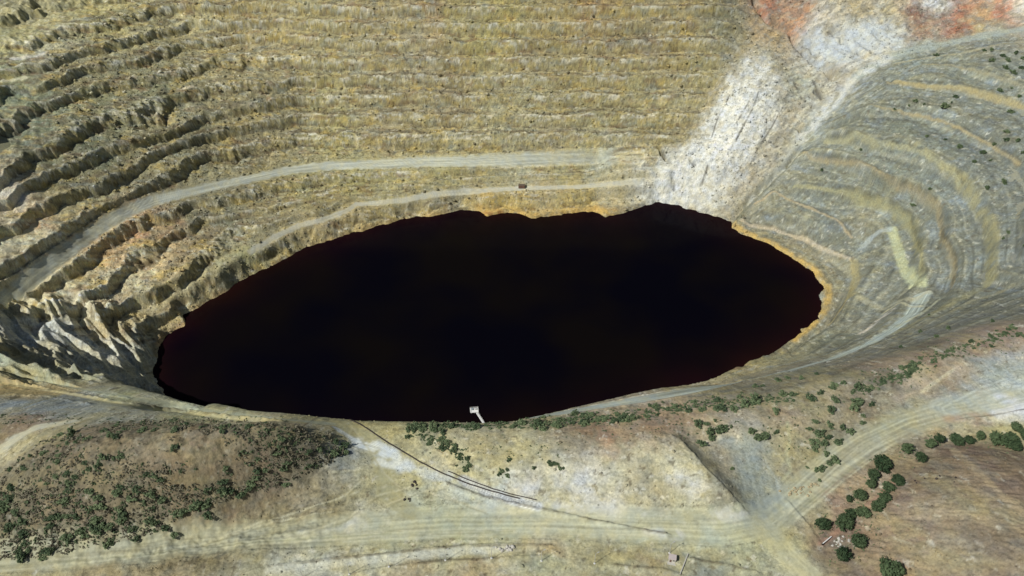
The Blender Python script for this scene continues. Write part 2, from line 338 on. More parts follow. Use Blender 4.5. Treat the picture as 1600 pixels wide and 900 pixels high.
# little banks thrown up beside the tracks: a low ridge with a steep far side
def bank(px, h, reach=3.0):
    P = wl(px, 10); n = Near(VX, VY, P, reach); s = n.side            # +1 is the far (left of travel) side
    prof = np.where(s > 0, np.clip(1 - n.d / .55, 0, 1), np.clip(1 - n.d / reach, 0, 1))
    z[n.i] += h * prof * (.75 + .5 * perlin(VX[n.i] / 3, VY[n.i] / 3, 91))
    return P
bank([(380, 897), (420, 885), (520, 874), (600, 866), (660, 858), (720, 853), (780, 850), (860, 852)], 1.1)
bank([(560, 896), (620, 884), (690, 876), (780, 872), (850, 868)], .9)
bank([(699, 755), (740, 771), (770, 778), (800, 786), (852, 796), (890, 805), (960, 820), (1040, 834)], 1.3)
bank([(960, 882), (1040, 890), (1060, 897)], .9); bank([(1078, 872), (1120, 880), (1180, 893)], .9)
bank([(0, 599), (60, 606), (120, 615), (180, 627), (240, 636), (290, 642), (360, 650), (440, 658)], 1.8, 3)
bank([(0, 589), (70, 598), (130, 611), (200, 622)], 1.2, 3)
bank([(20, 616), (90, 621), (140, 632)], 1.5, 3); bank([(1500, 655), (1550, 652), (1600, 640)], 1.0)
for k_, px in enumerate([(320, 648), (340, 641), (355, 640)]): pass
bank([(1230, 782), (1262, 820), (1285, 852)], .7, 2)
n = Near(VX, VY, wl([(1050, 681), (1062, 686), (1075, 700), (1090, 716), (1110, 738), (1135, 765), (1155, 786)], 8), 9)
f_ = np.clip(1 - np.abs(n.d) / 7, 0, 1); z[n.i] += 1.0 * f_ * (n.side < 0) * (1 - .4 * ridged(VX[n.i] / 4, VY[n.i] / 4, 2, 95))
# small stones on the bare hill and the scrub hill
hill_r = at_many([(1520, 800)])[0]; m_ = np.clip(1 - np.hypot((VX - hill_r[0]) / 70, (VY - hill_r[1]) / 60), 0, 1)
z += sstep(0, .4, m_) * (ridged((VX * .5 + VY) / 3.2, (VY * .5 - VX) / 11, 2, 97) * .45)
_lx = VX + fbm(VX / 9, VY / 9, 3, 52) * 2.6 + fbm(VX / 30, VY / 30, 2, 53) * 4; _ly = VY + fbm(VX / 9, VY / 9, 3, 54) * 2.6 + fbm(VX / 30, VY / 30, 2, 55) * 4
_li = np.nonzero((VX > -310) & (VX < 310) & (VY > 340) & (VY < 690))[0]; _ld, _, _ = pdist(_lx[_li], _ly[_li], [tuple(p) for p in LAKE], True)
_in = np.zeros(len(_li), bool); _LP = LAKE
for _k in range(len(_LP)):
    (x1, y1), (x2, y2) = _LP[_k], _LP[(_k + 1) % len(_LP)]; _m = ((y1 > _ly[_li]) != (y2 > _ly[_li])); _in ^= _m & (_lx[_li] < (x2 - x1) * (_ly[_li] - y1) / (y2 - y1 + 1e-12) + x1)
_zz = z[_li]; _zz = np.where(_in, np.minimum(_zz, WATER - .15 - _ld * .35), _zz)
_cap = WATER + .4 + _ld * 1.7; _f = (1 - sstep(2, 9, _ld)) * (REG[_li] == 0); _zo = np.clip(_zz, WATER + .12 + _ld * .10, None); _zo = _zo * (1 - _f) + np.minimum(_zo, _cap) * _f
z[_li] = np.where(_in, _zz, np.where(_ld < 16, _zo, _zz))
for _n, _w, _h in ((nr2, 9, .9), (nrp, 10, .7), (nmain, 15, .35)):
    z[_n.i] += _h * np.exp(-((_n.d - _w * .56) / .7) ** 2) * (.7 + .6 * perlin(VX[_n.i] / 4, VY[_n.i] / 4, 57))
hp_ = at_many([(250, 750)])[0]; mh = sstep(0, .4, np.clip(1.1 - np.hypot((VX - hp_[0]) / 85, (VY - hp_[1]) / 34), 0, 1)); z += mh * (fbm(VX / 7, VY / 7, 4, 48) * 1.5 + ridged(VX / 3, VY / 3, 2, 49) * .3)
sl_ = sstep(150, 230, VX) * sstep(-12, -25, z) * (1 - SLM)
f3_ = b * 3.0 - np.floor(b * 3.0); z += sl_ * .9 * (sstep(.35, .6, f3_) - f3_)
z += sl_ * (ridged((VX * .78 - VY * .62) / 5, (VX * .62 + VY * .78) / 22, 3, 98) * .55 + fbm(VX / 8, VY / 8, 3, 99) * .5)
z = np.where(REG == 0, z, z)
zf = z.copy()
print('relief', time.time() - T0)

def ground_z(x, y):
    """height of the finished ground"""
    j = np.clip(np.searchsorted(yr, y) - 1, 0, NR - 2); v = (y - yr[j]) / (yr[j + 1] - yr[j])
    def row(jj):
        u = (x / (150 + 0.44 * yr[jj]) + 1) / 2 * (NC - 1); i = int(np.clip(u, 0, NC - 2)); f = u - i
        return zf[jj * NC + i] * (1 - f) + zf[jj * NC + i + 1] * f
    return row(j) * (1 - v) + row(j + 1) * v

# ------------------------------------------------------------------ colours of rock and soil (albedo, plus some painted light and shade)
def lin(c):
    c = np.asarray(c, float) / 255.0
    return np.where(c <= 0.04045, c / 12.92, ((c + 0.055) / 1.055) ** 2.4)
KH = (172, 161, 118); GREY = (147, 146, 124)
CS = [  # photo px, py, colour
 (30, 20, (168, 160, 118)), (60, 88, (200, 196, 170)), (30, 60, (178, 172, 118)), (150, 20, (176, 168, 116)), (250, 30, (164, 156, 112)), (300, 45, (190, 178, 130)), (20, 110, (170, 172, 130)), (20, 140, (140, 148, 118)), (100, 110, (160, 152, 112)),
 (60, 180, (130, 138, 112)), (150, 170, (146, 146, 110)), (250, 150, (146, 146, 112)), (60, 230, (118, 124, 100)), (160, 230, (128, 132, 104)), (20, 310, (205, 196, 172)), (100, 290, (148, 142, 104)), (200, 250, (150, 144, 108)),
 (60, 340, (186, 160, 124)), (20, 380, (196, 188, 156)), (110, 340, (180, 168, 124)), (60, 370, (200, 192, 156)), (150, 300, (152, 148, 112)), (300, 180, (152, 146, 112)), (300, 230, (148, 142, 108)), (300, 270, (160, 154, 118)), (400, 240, (152, 142, 106)),
 (380, 30, (160, 146, 100)), (400, 80, (160, 148, 108)), (450, 60, (172, 158, 112)), (480, 20, (170, 158, 108)), (480, 100, (166, 156, 114)), (450, 150, (150, 142, 108)), (500, 150, (166, 158, 110)), (520, 200, (172, 164, 112)), (450, 200, (148, 140, 106)),
 (560, 60, (168, 158, 118)), (600, 30, (164, 150, 110)), (650, 50, (176, 166, 132)), (640, 100, (160, 152, 122)), (600, 150, (152, 144, 110)), (600, 200, (158, 144, 108)), (650, 220, (170, 158, 112)), (680, 20, (172, 148, 110)), (700, 15, (176, 166, 116)),
 (750, 60, (178, 168, 112)), (720, 120, (156, 142, 104)), (760, 140, (176, 168, 128)), (700, 170, (156, 144, 112)), (770, 200, (174, 168, 130)), (800, 30, (180, 168, 110)), (860, 40, (172, 156, 106)), (820, 80, (162, 150, 116)), (880, 100, (168, 156, 112)), (900, 160, (166, 156, 112)),
 (840, 160, (168, 162, 122)), (930, 10, (180, 150, 106)), (960, 60, (166, 150, 108)), (1000, 30, (160, 150, 112)), (1010, 65, (148, 136, 112)), (1060, 60, (174, 156, 104)), (1120, 40, (168, 158, 116)), (1150, 70, (180, 162, 112)), (1040, 110, (164, 152, 110)), (950, 120, (172, 160, 118)), (1000, 140, (170, 162, 118)),
 (1100, 130, (176, 164, 112)), (1120, 150, (184, 166, 112)), (950, 190, (168, 160, 118)), (1050, 180, (176, 164, 118)), (860, 210, (172, 162, 128)), (920, 220, (172, 166, 126)), (1030, 210, (168, 156, 106)), (1080, 210, (176, 162, 112)), (1060, 160, (184, 178, 142)),
 (560, 280, (176, 168, 112)), (640, 275, (180, 172, 124)), (700, 270, (186, 176, 120)), (760, 275, (176, 170, 132)), (820, 275, (186, 186, 158)), (880, 270, (184, 174, 122)), (960, 275, (196, 186, 146)), (480, 290, (170, 162, 112)), (420, 310, (164, 152, 108)), (350, 340, (130, 130, 104)), (370, 370, (150, 148, 122)), (400, 350, (150, 142, 108)),
 (500, 320, (158, 148, 106)), (600, 300, (176, 168, 122)), (850, 300, (188, 172, 128)), (900, 305, (190, 174, 118)), (700, 318, (172, 164, 130)), (760, 318, (198, 170, 100)), (820, 322, (206, 180, 110)), (900, 322, (214, 186, 116)), (960, 320, (212, 196, 150)), (640, 330, (186, 172, 126)), (560, 345, (190, 170, 116)), (500, 365, (190, 172, 124)), (450, 390, (180, 168, 124)),
 (940, 245, (176, 180, 160)), (1000, 300, (212, 208, 186)), (1030, 300, (208, 210, 196)), (1060, 270, (212, 214, 204)), (1100, 240, (214, 214, 200)), (1090, 300, (204, 198, 172)), (1110, 320, (200, 194, 166)), (1150, 230, (212, 208, 186)), (1140, 170, (206, 208, 194)), (1160, 120, (182, 174, 140)), (1180, 190, (214, 214, 198)),
 (1200, 100, (180, 172, 138)), (1220, 150, (182, 178, 152)), (1160, 270, (190, 178, 148)), (1140, 310, (180, 172, 146)), (1210, 60, (194, 172, 126)), (1190, 40, (186, 160, 118)), (1230, 190, (186, 176, 148)), (1250, 130, (166, 168, 146)), (1200, 240, (190, 180, 150)),
 (1240, 30, (184, 136, 98)), (1200, 8, (184, 124, 92)), (1260, 12, (176, 130, 92)), (1280, 12, (196, 190, 172)), (1270, 60, (184, 190, 188)), (1285, 90, (190, 196, 192)), (1300, 50, (186, 178, 150)), (1340, 60, (196, 204, 200)), (1320, 90, (184, 190, 184)), (1370, 50, (200, 208, 204)), (1400, 65, (192, 198, 192)), (1340, 25, (186, 168, 120)), (1390, 30, (186, 172, 124)), (1310, 5, (196, 184, 150)),
 (1430, 25, (140, 100, 78)), (1460, 10, (206, 206, 198)), (1500, 20, (182, 124, 92)), (1500, 45, (170, 106, 78)), (1540, 30, (184, 150, 104)), (1570, 20, (192, 120, 86)), (1595, 15, (208, 200, 180)), (1440, 50, (170, 130, 98)), (1530, 45, (188, 170, 120)), (1300, 108, (170, 160, 132)),
 (1350, 110, (206, 200, 178)), (1320, 145, (212, 204, 184)), (1290, 190, (186, 188, 172)), (1260, 215, (176, 178, 160)), (1215, 255, (190, 186, 164)), (1370, 88, (208, 200, 172)), (1450, 68, (170, 174, 156)), (1550, 55, (176, 182, 166)), (1420, 95, (168, 176, 158)), (1480, 90, (176, 174, 138)),
 (1400, 120, (160, 164, 142)), (1430, 140, (166, 160, 120)), (1380, 150, (168, 170, 150)), (1500, 120, (152, 154, 130)), (1580, 110, (150, 154, 134)), (1550, 180, (146, 148, 132)), (1400, 200, (146, 152, 128)), (1340, 190, (160, 158, 124)), (1480, 220, (142, 148, 132)), (1560, 230, (140, 142, 126)), (1320, 230, (150, 148, 120)), (1450, 280, (140, 146, 130)),
 (1400, 260, (142, 148, 128)), (1560, 300, (142, 144, 130)), (1500, 330, (138, 144, 134)), (1300, 270, (150, 148, 120)), (1230, 290, (172, 162, 124)), (1260, 320, (140, 144, 126)), (1350, 290, (150, 150, 122)), (1390, 310, (160, 154, 112)), (1200, 330, (170, 156, 116)), (1240, 345, (164, 154, 120)), (1350, 350, (162, 146, 102)), (1270, 350, (142, 148, 134)), (1290, 360, (142, 148, 136)),
 (1340, 390, (150, 158, 150)), (1300, 395, (190, 172, 132)), (1320, 405, (176, 160, 110)), (1260, 380, (186, 164, 112)), (1240, 372, (176, 156, 116)), (1400, 340, (138, 142, 126)), (1380, 420, (130, 130, 112)), (1410, 440, (140, 136, 112)), (1460, 420, (136, 134, 116)), (1520, 410, (142, 148, 140)), (1580, 400, (138, 140, 128)), (1580, 340, (140, 140, 122)),
 (1150, 358, (190, 170, 116)), (1200, 372, (186, 164, 112)), (1250, 400, (188, 164, 110)), (1285, 428, (190, 166, 108)), (1296, 460, (184, 160, 108)), (1285, 495, (178, 152, 96)), (1250, 530, (158, 142, 94)), (1320, 440, (160, 148, 104)), (1180, 572, (160, 150, 104)),
 (1340, 480, (122, 124, 108)), (1370, 500, (190, 180, 150)), (1300, 530, (146, 144, 108)), (1400, 480, (186, 180, 150)), (1450, 480, (134, 132, 108)), (1500, 470, (140, 136, 102)), (1550, 460, (120, 118, 104)), (1600, 460, (120, 116, 102)), (1400, 545, (120, 114, 98)), (1480, 510, (118, 112, 98)), (1560, 490, (124, 116, 100)), (1350, 570, (152, 132, 106)), (1300, 580, (118, 118, 106)), (1250, 580, (130, 132, 120)), (1440, 540, (120, 110, 94)),
 (1450, 570, (142, 118, 96)), (1380, 590, (120, 112, 92)), (1530, 545, (150, 126, 104)), (1580, 525, (150, 128, 106)), (1200, 610, (140, 134, 108)), (1290, 615, (178, 166, 134)), (1250, 625, (150, 140, 112)), (1350, 640, (146, 130, 104)), (1220, 655, (158, 140, 112)), (1230, 690, (164, 154, 114)),
 (1500, 580, (184, 168, 138)), (1430, 590, (186, 170, 142)), (1480, 600, (150, 132, 108)), (1550, 580, (164, 172, 160)), (1590, 570, (176, 182, 174)), (1590, 610, (200, 206, 198)), (1560, 640, (196, 198, 184)), (1600, 640, (212, 212, 204)), (1500, 640, (172, 176, 158)), (1420, 640, (160, 158, 134)), (1380, 660, (170, 170, 138)), (1530, 655, (174, 148, 118)), (1460, 660, (182, 164, 124)),
 (1150, 690, (158, 160, 142)), (1180, 740, (148, 156, 142)), (1200, 780, (150, 156, 144)), (1220, 720, (168, 160, 124)), (1240, 740, (152, 140, 112)), (1130, 720, (158, 148, 122)), (1110, 650, (178, 158, 128)), (1160, 660, (172, 164, 140)), (1130, 770, (128, 122, 100)), (1250, 770, (160, 156, 118)), (1290, 700, (134, 130, 100)),
 (850, 665, (150, 138, 104)), (930, 670, (154, 126, 96)), (950, 685, (176, 138, 102)), (1020, 665, (178, 148, 114)), (1060, 655, (176, 146, 114)), (1000, 690, (156, 134, 108)), (900, 700, (140, 130, 104)), (980, 710, (150, 146, 122)), (830, 700, (168, 160, 118)), (780, 690, (156, 146, 110)), (760, 720, (158, 150, 112)), (720, 740, (190, 182, 132)), (690, 725, (200, 188, 140)), (820, 690, (190, 182, 138)),
 (870, 730, (196, 192, 164)), (920, 740, (206, 206, 196)), (920, 770, (208, 210, 204)), (890, 760, (196, 192, 168)), (815, 760, (196, 192, 176)), (960, 785, (212, 210, 196)), (960, 740, (196, 192, 158)), (1030, 720, (200, 192, 150)), (1060, 740, (212, 206, 170)), (1000, 755, (176, 166, 128)), (1080, 765, (208, 202, 176)), (1050, 770, (172, 162, 118)), (1020, 780, (170, 160, 124)), (1110, 780, (186, 176, 134)), (1100, 760, (204, 200, 172)), (1080, 800, (184, 178, 132)),
 (780, 765, (190, 192, 172)), (880, 800, (196, 186, 140)), (960, 805, (184, 178, 136)), (1050, 815, (184, 184, 156)), (1130, 805, (160, 168, 146)), (1160, 790, (156, 160, 138)), (800, 800, (188, 176, 138)), (740, 790, (178, 182, 156)), (700, 810, (166, 172, 140)), (760, 810, (160, 166, 138)), (660, 780, (178, 180, 150)), (620, 800, (184, 178, 144)), (560, 820, (200, 200, 176)), (560, 800, (192, 190, 160)),
 (520, 800, (172, 162, 124)), (470, 790, (182, 170, 130)), (420, 810, (180, 170, 124)), (450, 760, (192, 178, 142)), (520, 735, (150, 156, 146)), (550, 720, (150, 156, 150)), (500, 760, (192, 180, 138)), (560, 760, (186, 178, 130)), (600, 760, (160, 154, 112)), (610, 735, (162, 156, 112)), (650, 755, (184, 178, 128)), (630, 745, (190, 184, 138)),
 (560, 665, (164, 154, 108)), (600, 670, (176, 168, 118)), (520, 670, (180, 168, 128)), (640, 670, (176, 168, 120)), (580, 690, (166, 156, 110)), (470, 665, (178, 162, 124)), (480, 655, (168, 162, 116)),
 (400, 860, (166, 166, 134)), (300, 840, (172, 158, 112)), (200, 860, (172, 158, 114)), (100, 880, (180, 170, 124)), (20, 890, (180, 170, 124)), (350, 830, (172, 160, 110)), (500, 850, (168, 166, 128)), (600, 840, (170, 170, 128)), (700, 835, (168, 172, 130)), (800, 830, (172, 178, 144)), (900, 830, (182, 178, 136)), (1000, 840, (176, 182, 154)), (1100, 840, (172, 180, 152)), (1150, 860, (176, 178, 138)), (1200, 850, (184, 178, 126)),
 (450, 890, (196, 194, 166)), (520, 885, (198, 198, 174)), (600, 878, (198, 196, 166)), (700, 865, (188, 182, 140)), (650, 893, (174, 158, 118)), (750, 885, (176, 156, 116)), (850, 860, (184, 164, 120)), (850, 885, (176, 176, 138)), (950, 870, (168, 160, 124)), (950, 895, (190, 182, 134)), (1020, 875, (170, 152, 110)), (1080, 890, (156, 156, 132)), (1120, 890, (132, 134, 118)), (1180, 885, (168, 166, 128)), (1250, 880, (190, 186, 146)), (1230, 850, (190, 184, 132)), (1250, 895, (186, 186, 156)), (780, 860, (186, 184, 160)), (540, 870, (160, 150, 116)), (420, 880, (150, 148, 120)),
 (1300, 840, (154, 124, 98)), (1320, 825, (160, 128, 104)), (1310, 855, (160, 148, 120)), (1330, 885, (140, 122, 98)), (1360, 850, (172, 146, 106)), (1400, 830, (160, 134, 104)), (1440, 820, (150, 130, 106)), (1400, 780, (126, 104, 84)), (1440, 740, (128, 106, 82)), (1500, 710, (122, 98, 76)), (1560, 715, (124, 100, 80)), (1600, 720, (130, 104, 84)), (1470, 760, (150, 134, 108)), (1520, 740, (156, 136, 104)), (1580, 760, (130, 110, 88)),
 (1450, 800, (166, 152, 118)), (1520, 800, (166, 150, 114)), (1590, 800, (150, 130, 102)), (1500, 850, (156, 146, 116)), (1580, 860, (150, 136, 106)), (1450, 880, (158, 142, 108)), (1540, 890, (146, 134, 104)), (1420, 890, (158, 122, 90)), (1600, 890, (152, 136, 106)), (1350, 760, (178, 156, 118)), (1390, 740, (172, 150, 116)), (1280, 800, (182, 172, 124)), (1310, 790, (170, 138, 108)),
 (1420, 715, (160, 144, 106)), (1500, 675, (186, 174, 128)), (1570, 670, (186, 178, 124)),
 (100, 700, (134, 112, 86)), (60, 740, (126, 118, 88)), (200, 690, (136, 120, 94)), (150, 680, (140, 124, 98)), (260, 680, (150, 136, 100)), (130, 740, (138, 122, 92)), (300, 700, (160, 132, 100)), (250, 730, (156, 132, 100)), (200, 760, (134, 124, 96)), (90, 780, (134, 118, 88)), (350, 690, (156, 132, 102)), (380, 700, (150, 130, 100)), (330, 740, (170, 146, 110)), (280, 770, (174, 146, 110)), (360, 820, (140, 104, 86)), (340, 790, (170, 156, 118)), (300, 810, (176, 152, 108)),
 (420, 730, (150, 120, 98)), (440, 700, (116, 110, 88)), (480, 700, (112, 104, 88)), (400, 660, (166, 158, 112)), (150, 820, (150, 130, 100)), (50, 850, (160, 140, 104)), (20, 810, (110, 108, 80)), (220, 830, (168, 158, 118)), (490, 720, (120, 108, 88)), (20, 700, (190, 180, 138)),
 (20, 670, (160, 138, 108)), (40, 655, (150, 130, 106)), (20, 632, (166, 176, 176)), (80, 640, (160, 168, 162)), (150, 640, (162, 164, 146)), (200, 645, (160, 160, 140)), (20, 607, (196, 168, 108)), (70, 612, (190, 166, 112)), (100, 625, (150, 156, 148)), (100, 595, (160, 162, 128)), (200, 620, (166, 166, 122)), (300, 650, (180, 176, 130)), (300, 635, (170, 172, 140)), (380, 640, (178, 174, 130)), (440, 645, (172, 166, 116)), (30, 580, (162, 168, 142)), (20, 565, (164, 152, 108)),
 (30, 520, (184, 188, 180)), (80, 520, (184, 188, 180)), (130, 540, (184, 188, 180)), (60, 560, (160, 154, 126)), (120, 575, (176, 172, 146)), (170, 590, (186, 182, 156)), (190, 560, (184, 188, 180)), (230, 580, (176, 172, 140)), (220, 545, (160, 164, 146)), (230, 620, (184, 180, 146)), (180, 530, (170, 156, 118)), (20, 490, (196, 184, 138)),  # crag rib colours raised to look lit, light put into the colour
 (80, 460, (196, 184, 142)), (130, 430, (190, 178, 138)), (170, 400, (192, 160, 112)), (220, 365, (188, 152, 116)), (270, 350, (150, 126, 98)), (90, 480, (206, 200, 170)), (110, 465, (208, 202, 172)), (150, 445, (210, 202, 170)), (200, 400, (196, 170, 130)), (250, 375, (184, 164, 124)), (300, 340, (124, 122, 96)), (180, 470, (208, 200, 170)), (220, 440, (206, 196, 158)), (260, 410, (188, 168, 128)), (300, 385, (186, 168, 128)), (330, 360, (160, 146, 112)),
 (220, 500, (190, 176, 130)), (260, 470, (196, 182, 134)), (300, 450, (196, 184, 140)), (350, 415, (186, 180, 134)), (380, 405, (176, 174, 124)), (240, 525, (176, 160, 114)), (280, 495, (190, 172, 120)), (320, 465, (184, 172, 124)), (380, 430, (182, 162, 118)),
]
cw = at_many([(c[0], c[1]) for c in CS])
CG = idw([lin(c[2]) for c in CS], cw, 3.2, 3.0)
ofr = [(-420, 430, (150, 146, 112)), (-600, 600, (160, 150, 112)), (0, 900, (150, 146, 108)), (430, 450, (140, 140, 118)), (300, 250, (150, 136, 106)), (-300, 200, (160, 150, 112)), (500, 800, (170, 140, 104)), (0, 320, (140, 134, 104)), (0, 350, (140, 134, 104)), (-120, 330, (150, 142, 108)), (100, 350, (136, 134, 110))]
# (the land out of the frame takes its nearest colours)
wx = VX + fbm(VX / 16, VY / 16, 3, 101) * 9 + perlin(VX / 4, VY / 4, 104) * 1.6; wy = VY + fbm(VX / 16, VY / 16, 3, 107) * 9 + perlin(VX / 4, VY / 4, 109) * 1.6
C3 = samp(CG, wx, wy)
def mixc(i, colr, f):
    c = lin(colr) if max(colr) > 1.5 else np.array(colr)
    C3[i] = C3[i] * (1 - f[:, None]) + c[None, :] * f[:, None]
allI = np.arange(VX.size)
pitm = sstep(.5, .9, rg) * sstep(-2, -8, z)                    # inside the pit walls
backm = pitm * np.clip(wt, 0, 1)
# bench floors grey-brown, faces yellower with white mineral at the crest
slw = samp(soft_inside([(1000, 315), (1030, 262), (1075, 235), (1115, 165), (1150, 110), (1185, 85), (1215, 120), (1215, 190), (1175, 255), (1135, 318), (1060, 316)], 3), VX + fbm(VX / 9, VY / 9, 4, 187) * 14, VY + fbm(VX / 9, VY / 9, 4, 188) * 14)
VYo = VY.copy(); VY = VY + 1.1 * z
n_a = fbm(VX / 22, VY / 6, 4, 121); n_b = fbm(VX / 3, VY / 3, 3, 127); n_c = fbm(VX / 30, VY / 30, 3, 131)
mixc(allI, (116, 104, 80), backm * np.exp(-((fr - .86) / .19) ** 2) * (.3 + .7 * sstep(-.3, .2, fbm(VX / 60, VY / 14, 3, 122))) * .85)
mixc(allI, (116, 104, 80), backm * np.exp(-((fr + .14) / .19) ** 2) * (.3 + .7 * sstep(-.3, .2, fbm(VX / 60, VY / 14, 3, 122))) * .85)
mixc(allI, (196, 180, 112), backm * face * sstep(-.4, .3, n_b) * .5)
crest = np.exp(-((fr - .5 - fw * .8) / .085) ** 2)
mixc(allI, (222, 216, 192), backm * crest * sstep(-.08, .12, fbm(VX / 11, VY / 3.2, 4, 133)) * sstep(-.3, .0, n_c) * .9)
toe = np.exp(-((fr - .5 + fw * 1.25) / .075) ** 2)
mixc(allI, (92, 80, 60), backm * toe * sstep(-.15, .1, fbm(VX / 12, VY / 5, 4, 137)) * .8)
# yellow and brown stains, fine strata, speckle
mixc(allI, (196, 172, 96), backm * sstep(.08, .3, fbm(VX / 20, VY / 14, 5, 141, .6)) * .5)
mixc(allI, (140, 112, 84), backm * sstep(.14, .34, fbm(VX / 18, VY / 10, 5, 147, .6)) * .5)
mixc(allI, (150, 156, 140), backm * sstep(.2, .36, fbm(VX / 22, VY / 12, 5, 148, .6)) * .5)
bg_ = sl_
mixc(allI, (108, 104, 84), bg_ * sstep(.05, .5, perlin(b * 5.3 + perlin(VX / 30, VY / 30, 161) * .8, S_ / 60, 162)) * .5)
mixc(allI, (178, 166, 116), bg_ * np.exp(-((fr - .5 - fw * 1.7) / .10) ** 2) * sstep(-.4, .2, fbm(VX / 25, VY / 25, 2, 163)) * .9)
mixc(allI, (84, 84, 70), bg_ * np.exp(-((fr - .5) / .09) ** 2) * sstep(-.3, .2, fbm(VX / 18, VY / 18, 3, 184)) * .6)
mixc(allI, (134, 140, 126), bg_ * .45)
mixc(allI, (150, 160, 160), bg_ * sstep(.08, .4, fbm(VX / 17, VY / 17, 4, 164)) * .55)
mixc(allI, (96, 92, 74), bg_ * sstep(.15, .5, ridged((VX * .78 - VY * .62) / 4, (VX * .62 + VY * .78) / 20, 2, 165)) * .35)
nsl = 1 - .75 * SLM
mixc(allI, (126, 128, 108), nsl * sstep(.10, .24, fbm(VX / 7, VY / 7, 5, 166, .6)) * .38)
mixc(allI, (216, 210, 184), sstep(.26, .36, fbm(VX / 4.5, VY / 4.5, 5, 167, .6)) * .55)
mixc(allI, (98, 86, 64), nsl * sstep(.24, .34, fbm(VX / 3.6, VY / 3.6, 5, 168, .6)) * .6)
mixc(allI, (60, 54, 42), pitm * nsl * sstep(.42, .5, fbm(VX / 2.6, VY / 2.6, 3, 188, .6)) * .6)  # near-black specks paint in the shade of small holes

mixc(allI, (200, 190, 150), backm * sstep(.12, .4, fbm(VX / 24, VY / 5, 4, 171)) * .35)
mixc(allI, (104, 92, 68), backm * sstep(.12, .42, fbm(VX / 20, VY / 5, 4, 173)) * .4)
mixc(allI, (176, 164, 104), (1 - pitm) * (1 - sl_) * (1 - .7 * SLM) * sstep(.0, .45, ridged(VX / 6, VY / 5, 3, 175)) * sstep(-.1, .4, fbm(VX / 30, VY / 20, 2, 176)) * .4)
mixc(allI, (118, 108, 84), mh * .6)
mixc(allI, (134, 120, 104), sstep(0, .25, m_) * .28)
mixc(allI, (104, 88, 76), sstep(0, .25, m_) * sstep(.0, .3, fbm(VX / 26, VY / 16, 4, 193)) * .4)
mixc(allI, (92, 90, 70), mh * sstep(.0, .4, fbm((VX + VY) / 6, (VX - VY) / 2.5, 4, 178)) * .6)
mixc(allI, (160, 166, 158), SLM * sstep(.12, .25, fbm(VX / 9, VY / 9, 5, 179, .6)) * .4)
mixc(allI, (120, 114, 98), SLM * sstep(.42, .6, ridged((VX - VY) / 12, (VX + VY) / 30, 3, 186)) * .5)
mixc(allI, (196, 180, 146), SLM * sstep(.1, .3, fbm(VX / 13, VY / 13, 4, 181)) * .3)
mixc(allI, (220, 220, 208), slw * (.45 + .45 * sstep(-.1, .1, fbm(VX / 6, VY / 6, 4, 189))))
f3 = b * 3.0 - np.floor(b * 3.0)
mixc(allI, (88, 88, 74), sl_ * np.exp(-((f3 - .5) / .10) ** 2) * sstep(-.25, .05, fbm(VX / 20, VY / 20, 3, 190)) * .55)
mixc(allI, (172, 168, 142), sl_ * np.exp(-((f3 - .75) / .10) ** 2) * sstep(-.1, .15, fbm(VX / 20, VY / 20, 3, 191)) * .45)
val = 1 + .20 * fbm(VX / 45, VY / 30, 3, 183) + .20 * n_b + .14 * fbm(VX / 30, VY / 3, 3, 151) * (pitm) + .12 * fbm(VX / 9, VY / 9, 3, 153)
val += .26 * fbm(VX / 1.3, VY / 1.3, 2, 157) + .22 * fbm(VX / 4, VY / 4, 4, 158) + .13 * ridged(VX / 2.4, VY / 2.4, 3, 160)
val -= sstep(.5, .75, perlin(VX / 1.7, VY / 1.7, 159)) * .35 * pitm
VY = VYo
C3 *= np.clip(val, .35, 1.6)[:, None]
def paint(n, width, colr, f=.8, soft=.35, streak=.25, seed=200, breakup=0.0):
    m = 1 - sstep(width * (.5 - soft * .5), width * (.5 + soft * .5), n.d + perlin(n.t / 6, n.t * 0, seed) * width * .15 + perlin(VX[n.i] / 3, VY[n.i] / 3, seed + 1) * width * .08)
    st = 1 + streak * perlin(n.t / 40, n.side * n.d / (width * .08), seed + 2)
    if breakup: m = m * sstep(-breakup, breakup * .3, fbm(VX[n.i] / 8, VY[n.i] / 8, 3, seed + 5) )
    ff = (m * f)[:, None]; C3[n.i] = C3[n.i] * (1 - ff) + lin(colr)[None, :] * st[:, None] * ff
paint(nr2, 7.0, (186, 188, 168), .85 * (1 - sstep(nr2.t.max() - 95, nr2.t.max() - 10, nr2.t)), .35, .5, 200, .0); paint(nr1, 3.6, (192, 188, 164), .8)
paint(nrp, 9, (180, 188, 172), .9, .4, .7)
paint(nmain, 14, (184, 184, 150), .6, .5, .5, 210); paint(nbr, 9, (196, 190, 144), .6, .5, .3, 214); paint(ncen, 8, (166, 160, 114), .6, .3, .2, 218)
paint(nleft[0], 3.5, (172, 176, 146), .6, .4, .4, 222); paint(nleft[1], 3, (184, 172, 118), .6, .4, .4, 226); paint(npath, 6, (212, 206, 172), .8, .3, .2, 230)
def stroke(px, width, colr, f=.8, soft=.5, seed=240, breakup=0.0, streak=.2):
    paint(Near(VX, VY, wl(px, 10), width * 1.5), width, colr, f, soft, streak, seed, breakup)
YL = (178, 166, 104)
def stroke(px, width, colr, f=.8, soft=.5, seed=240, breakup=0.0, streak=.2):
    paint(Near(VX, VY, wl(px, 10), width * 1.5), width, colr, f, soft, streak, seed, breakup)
stroke([(1600, 46), (1540, 56), (1480, 68), (1420, 80), (1385, 92), (1340, 118)], 8, (168, 174, 158), .8, .5, 236)
stroke([(1385, 92), (1330, 128), (1295, 170), (1255, 215)], 11, (206, 204, 190), .75, .6, 237, .4)
stroke([(1255, 215), (1200, 280), (1165, 318)], 4, (184, 182, 160), .6, .6, 238)
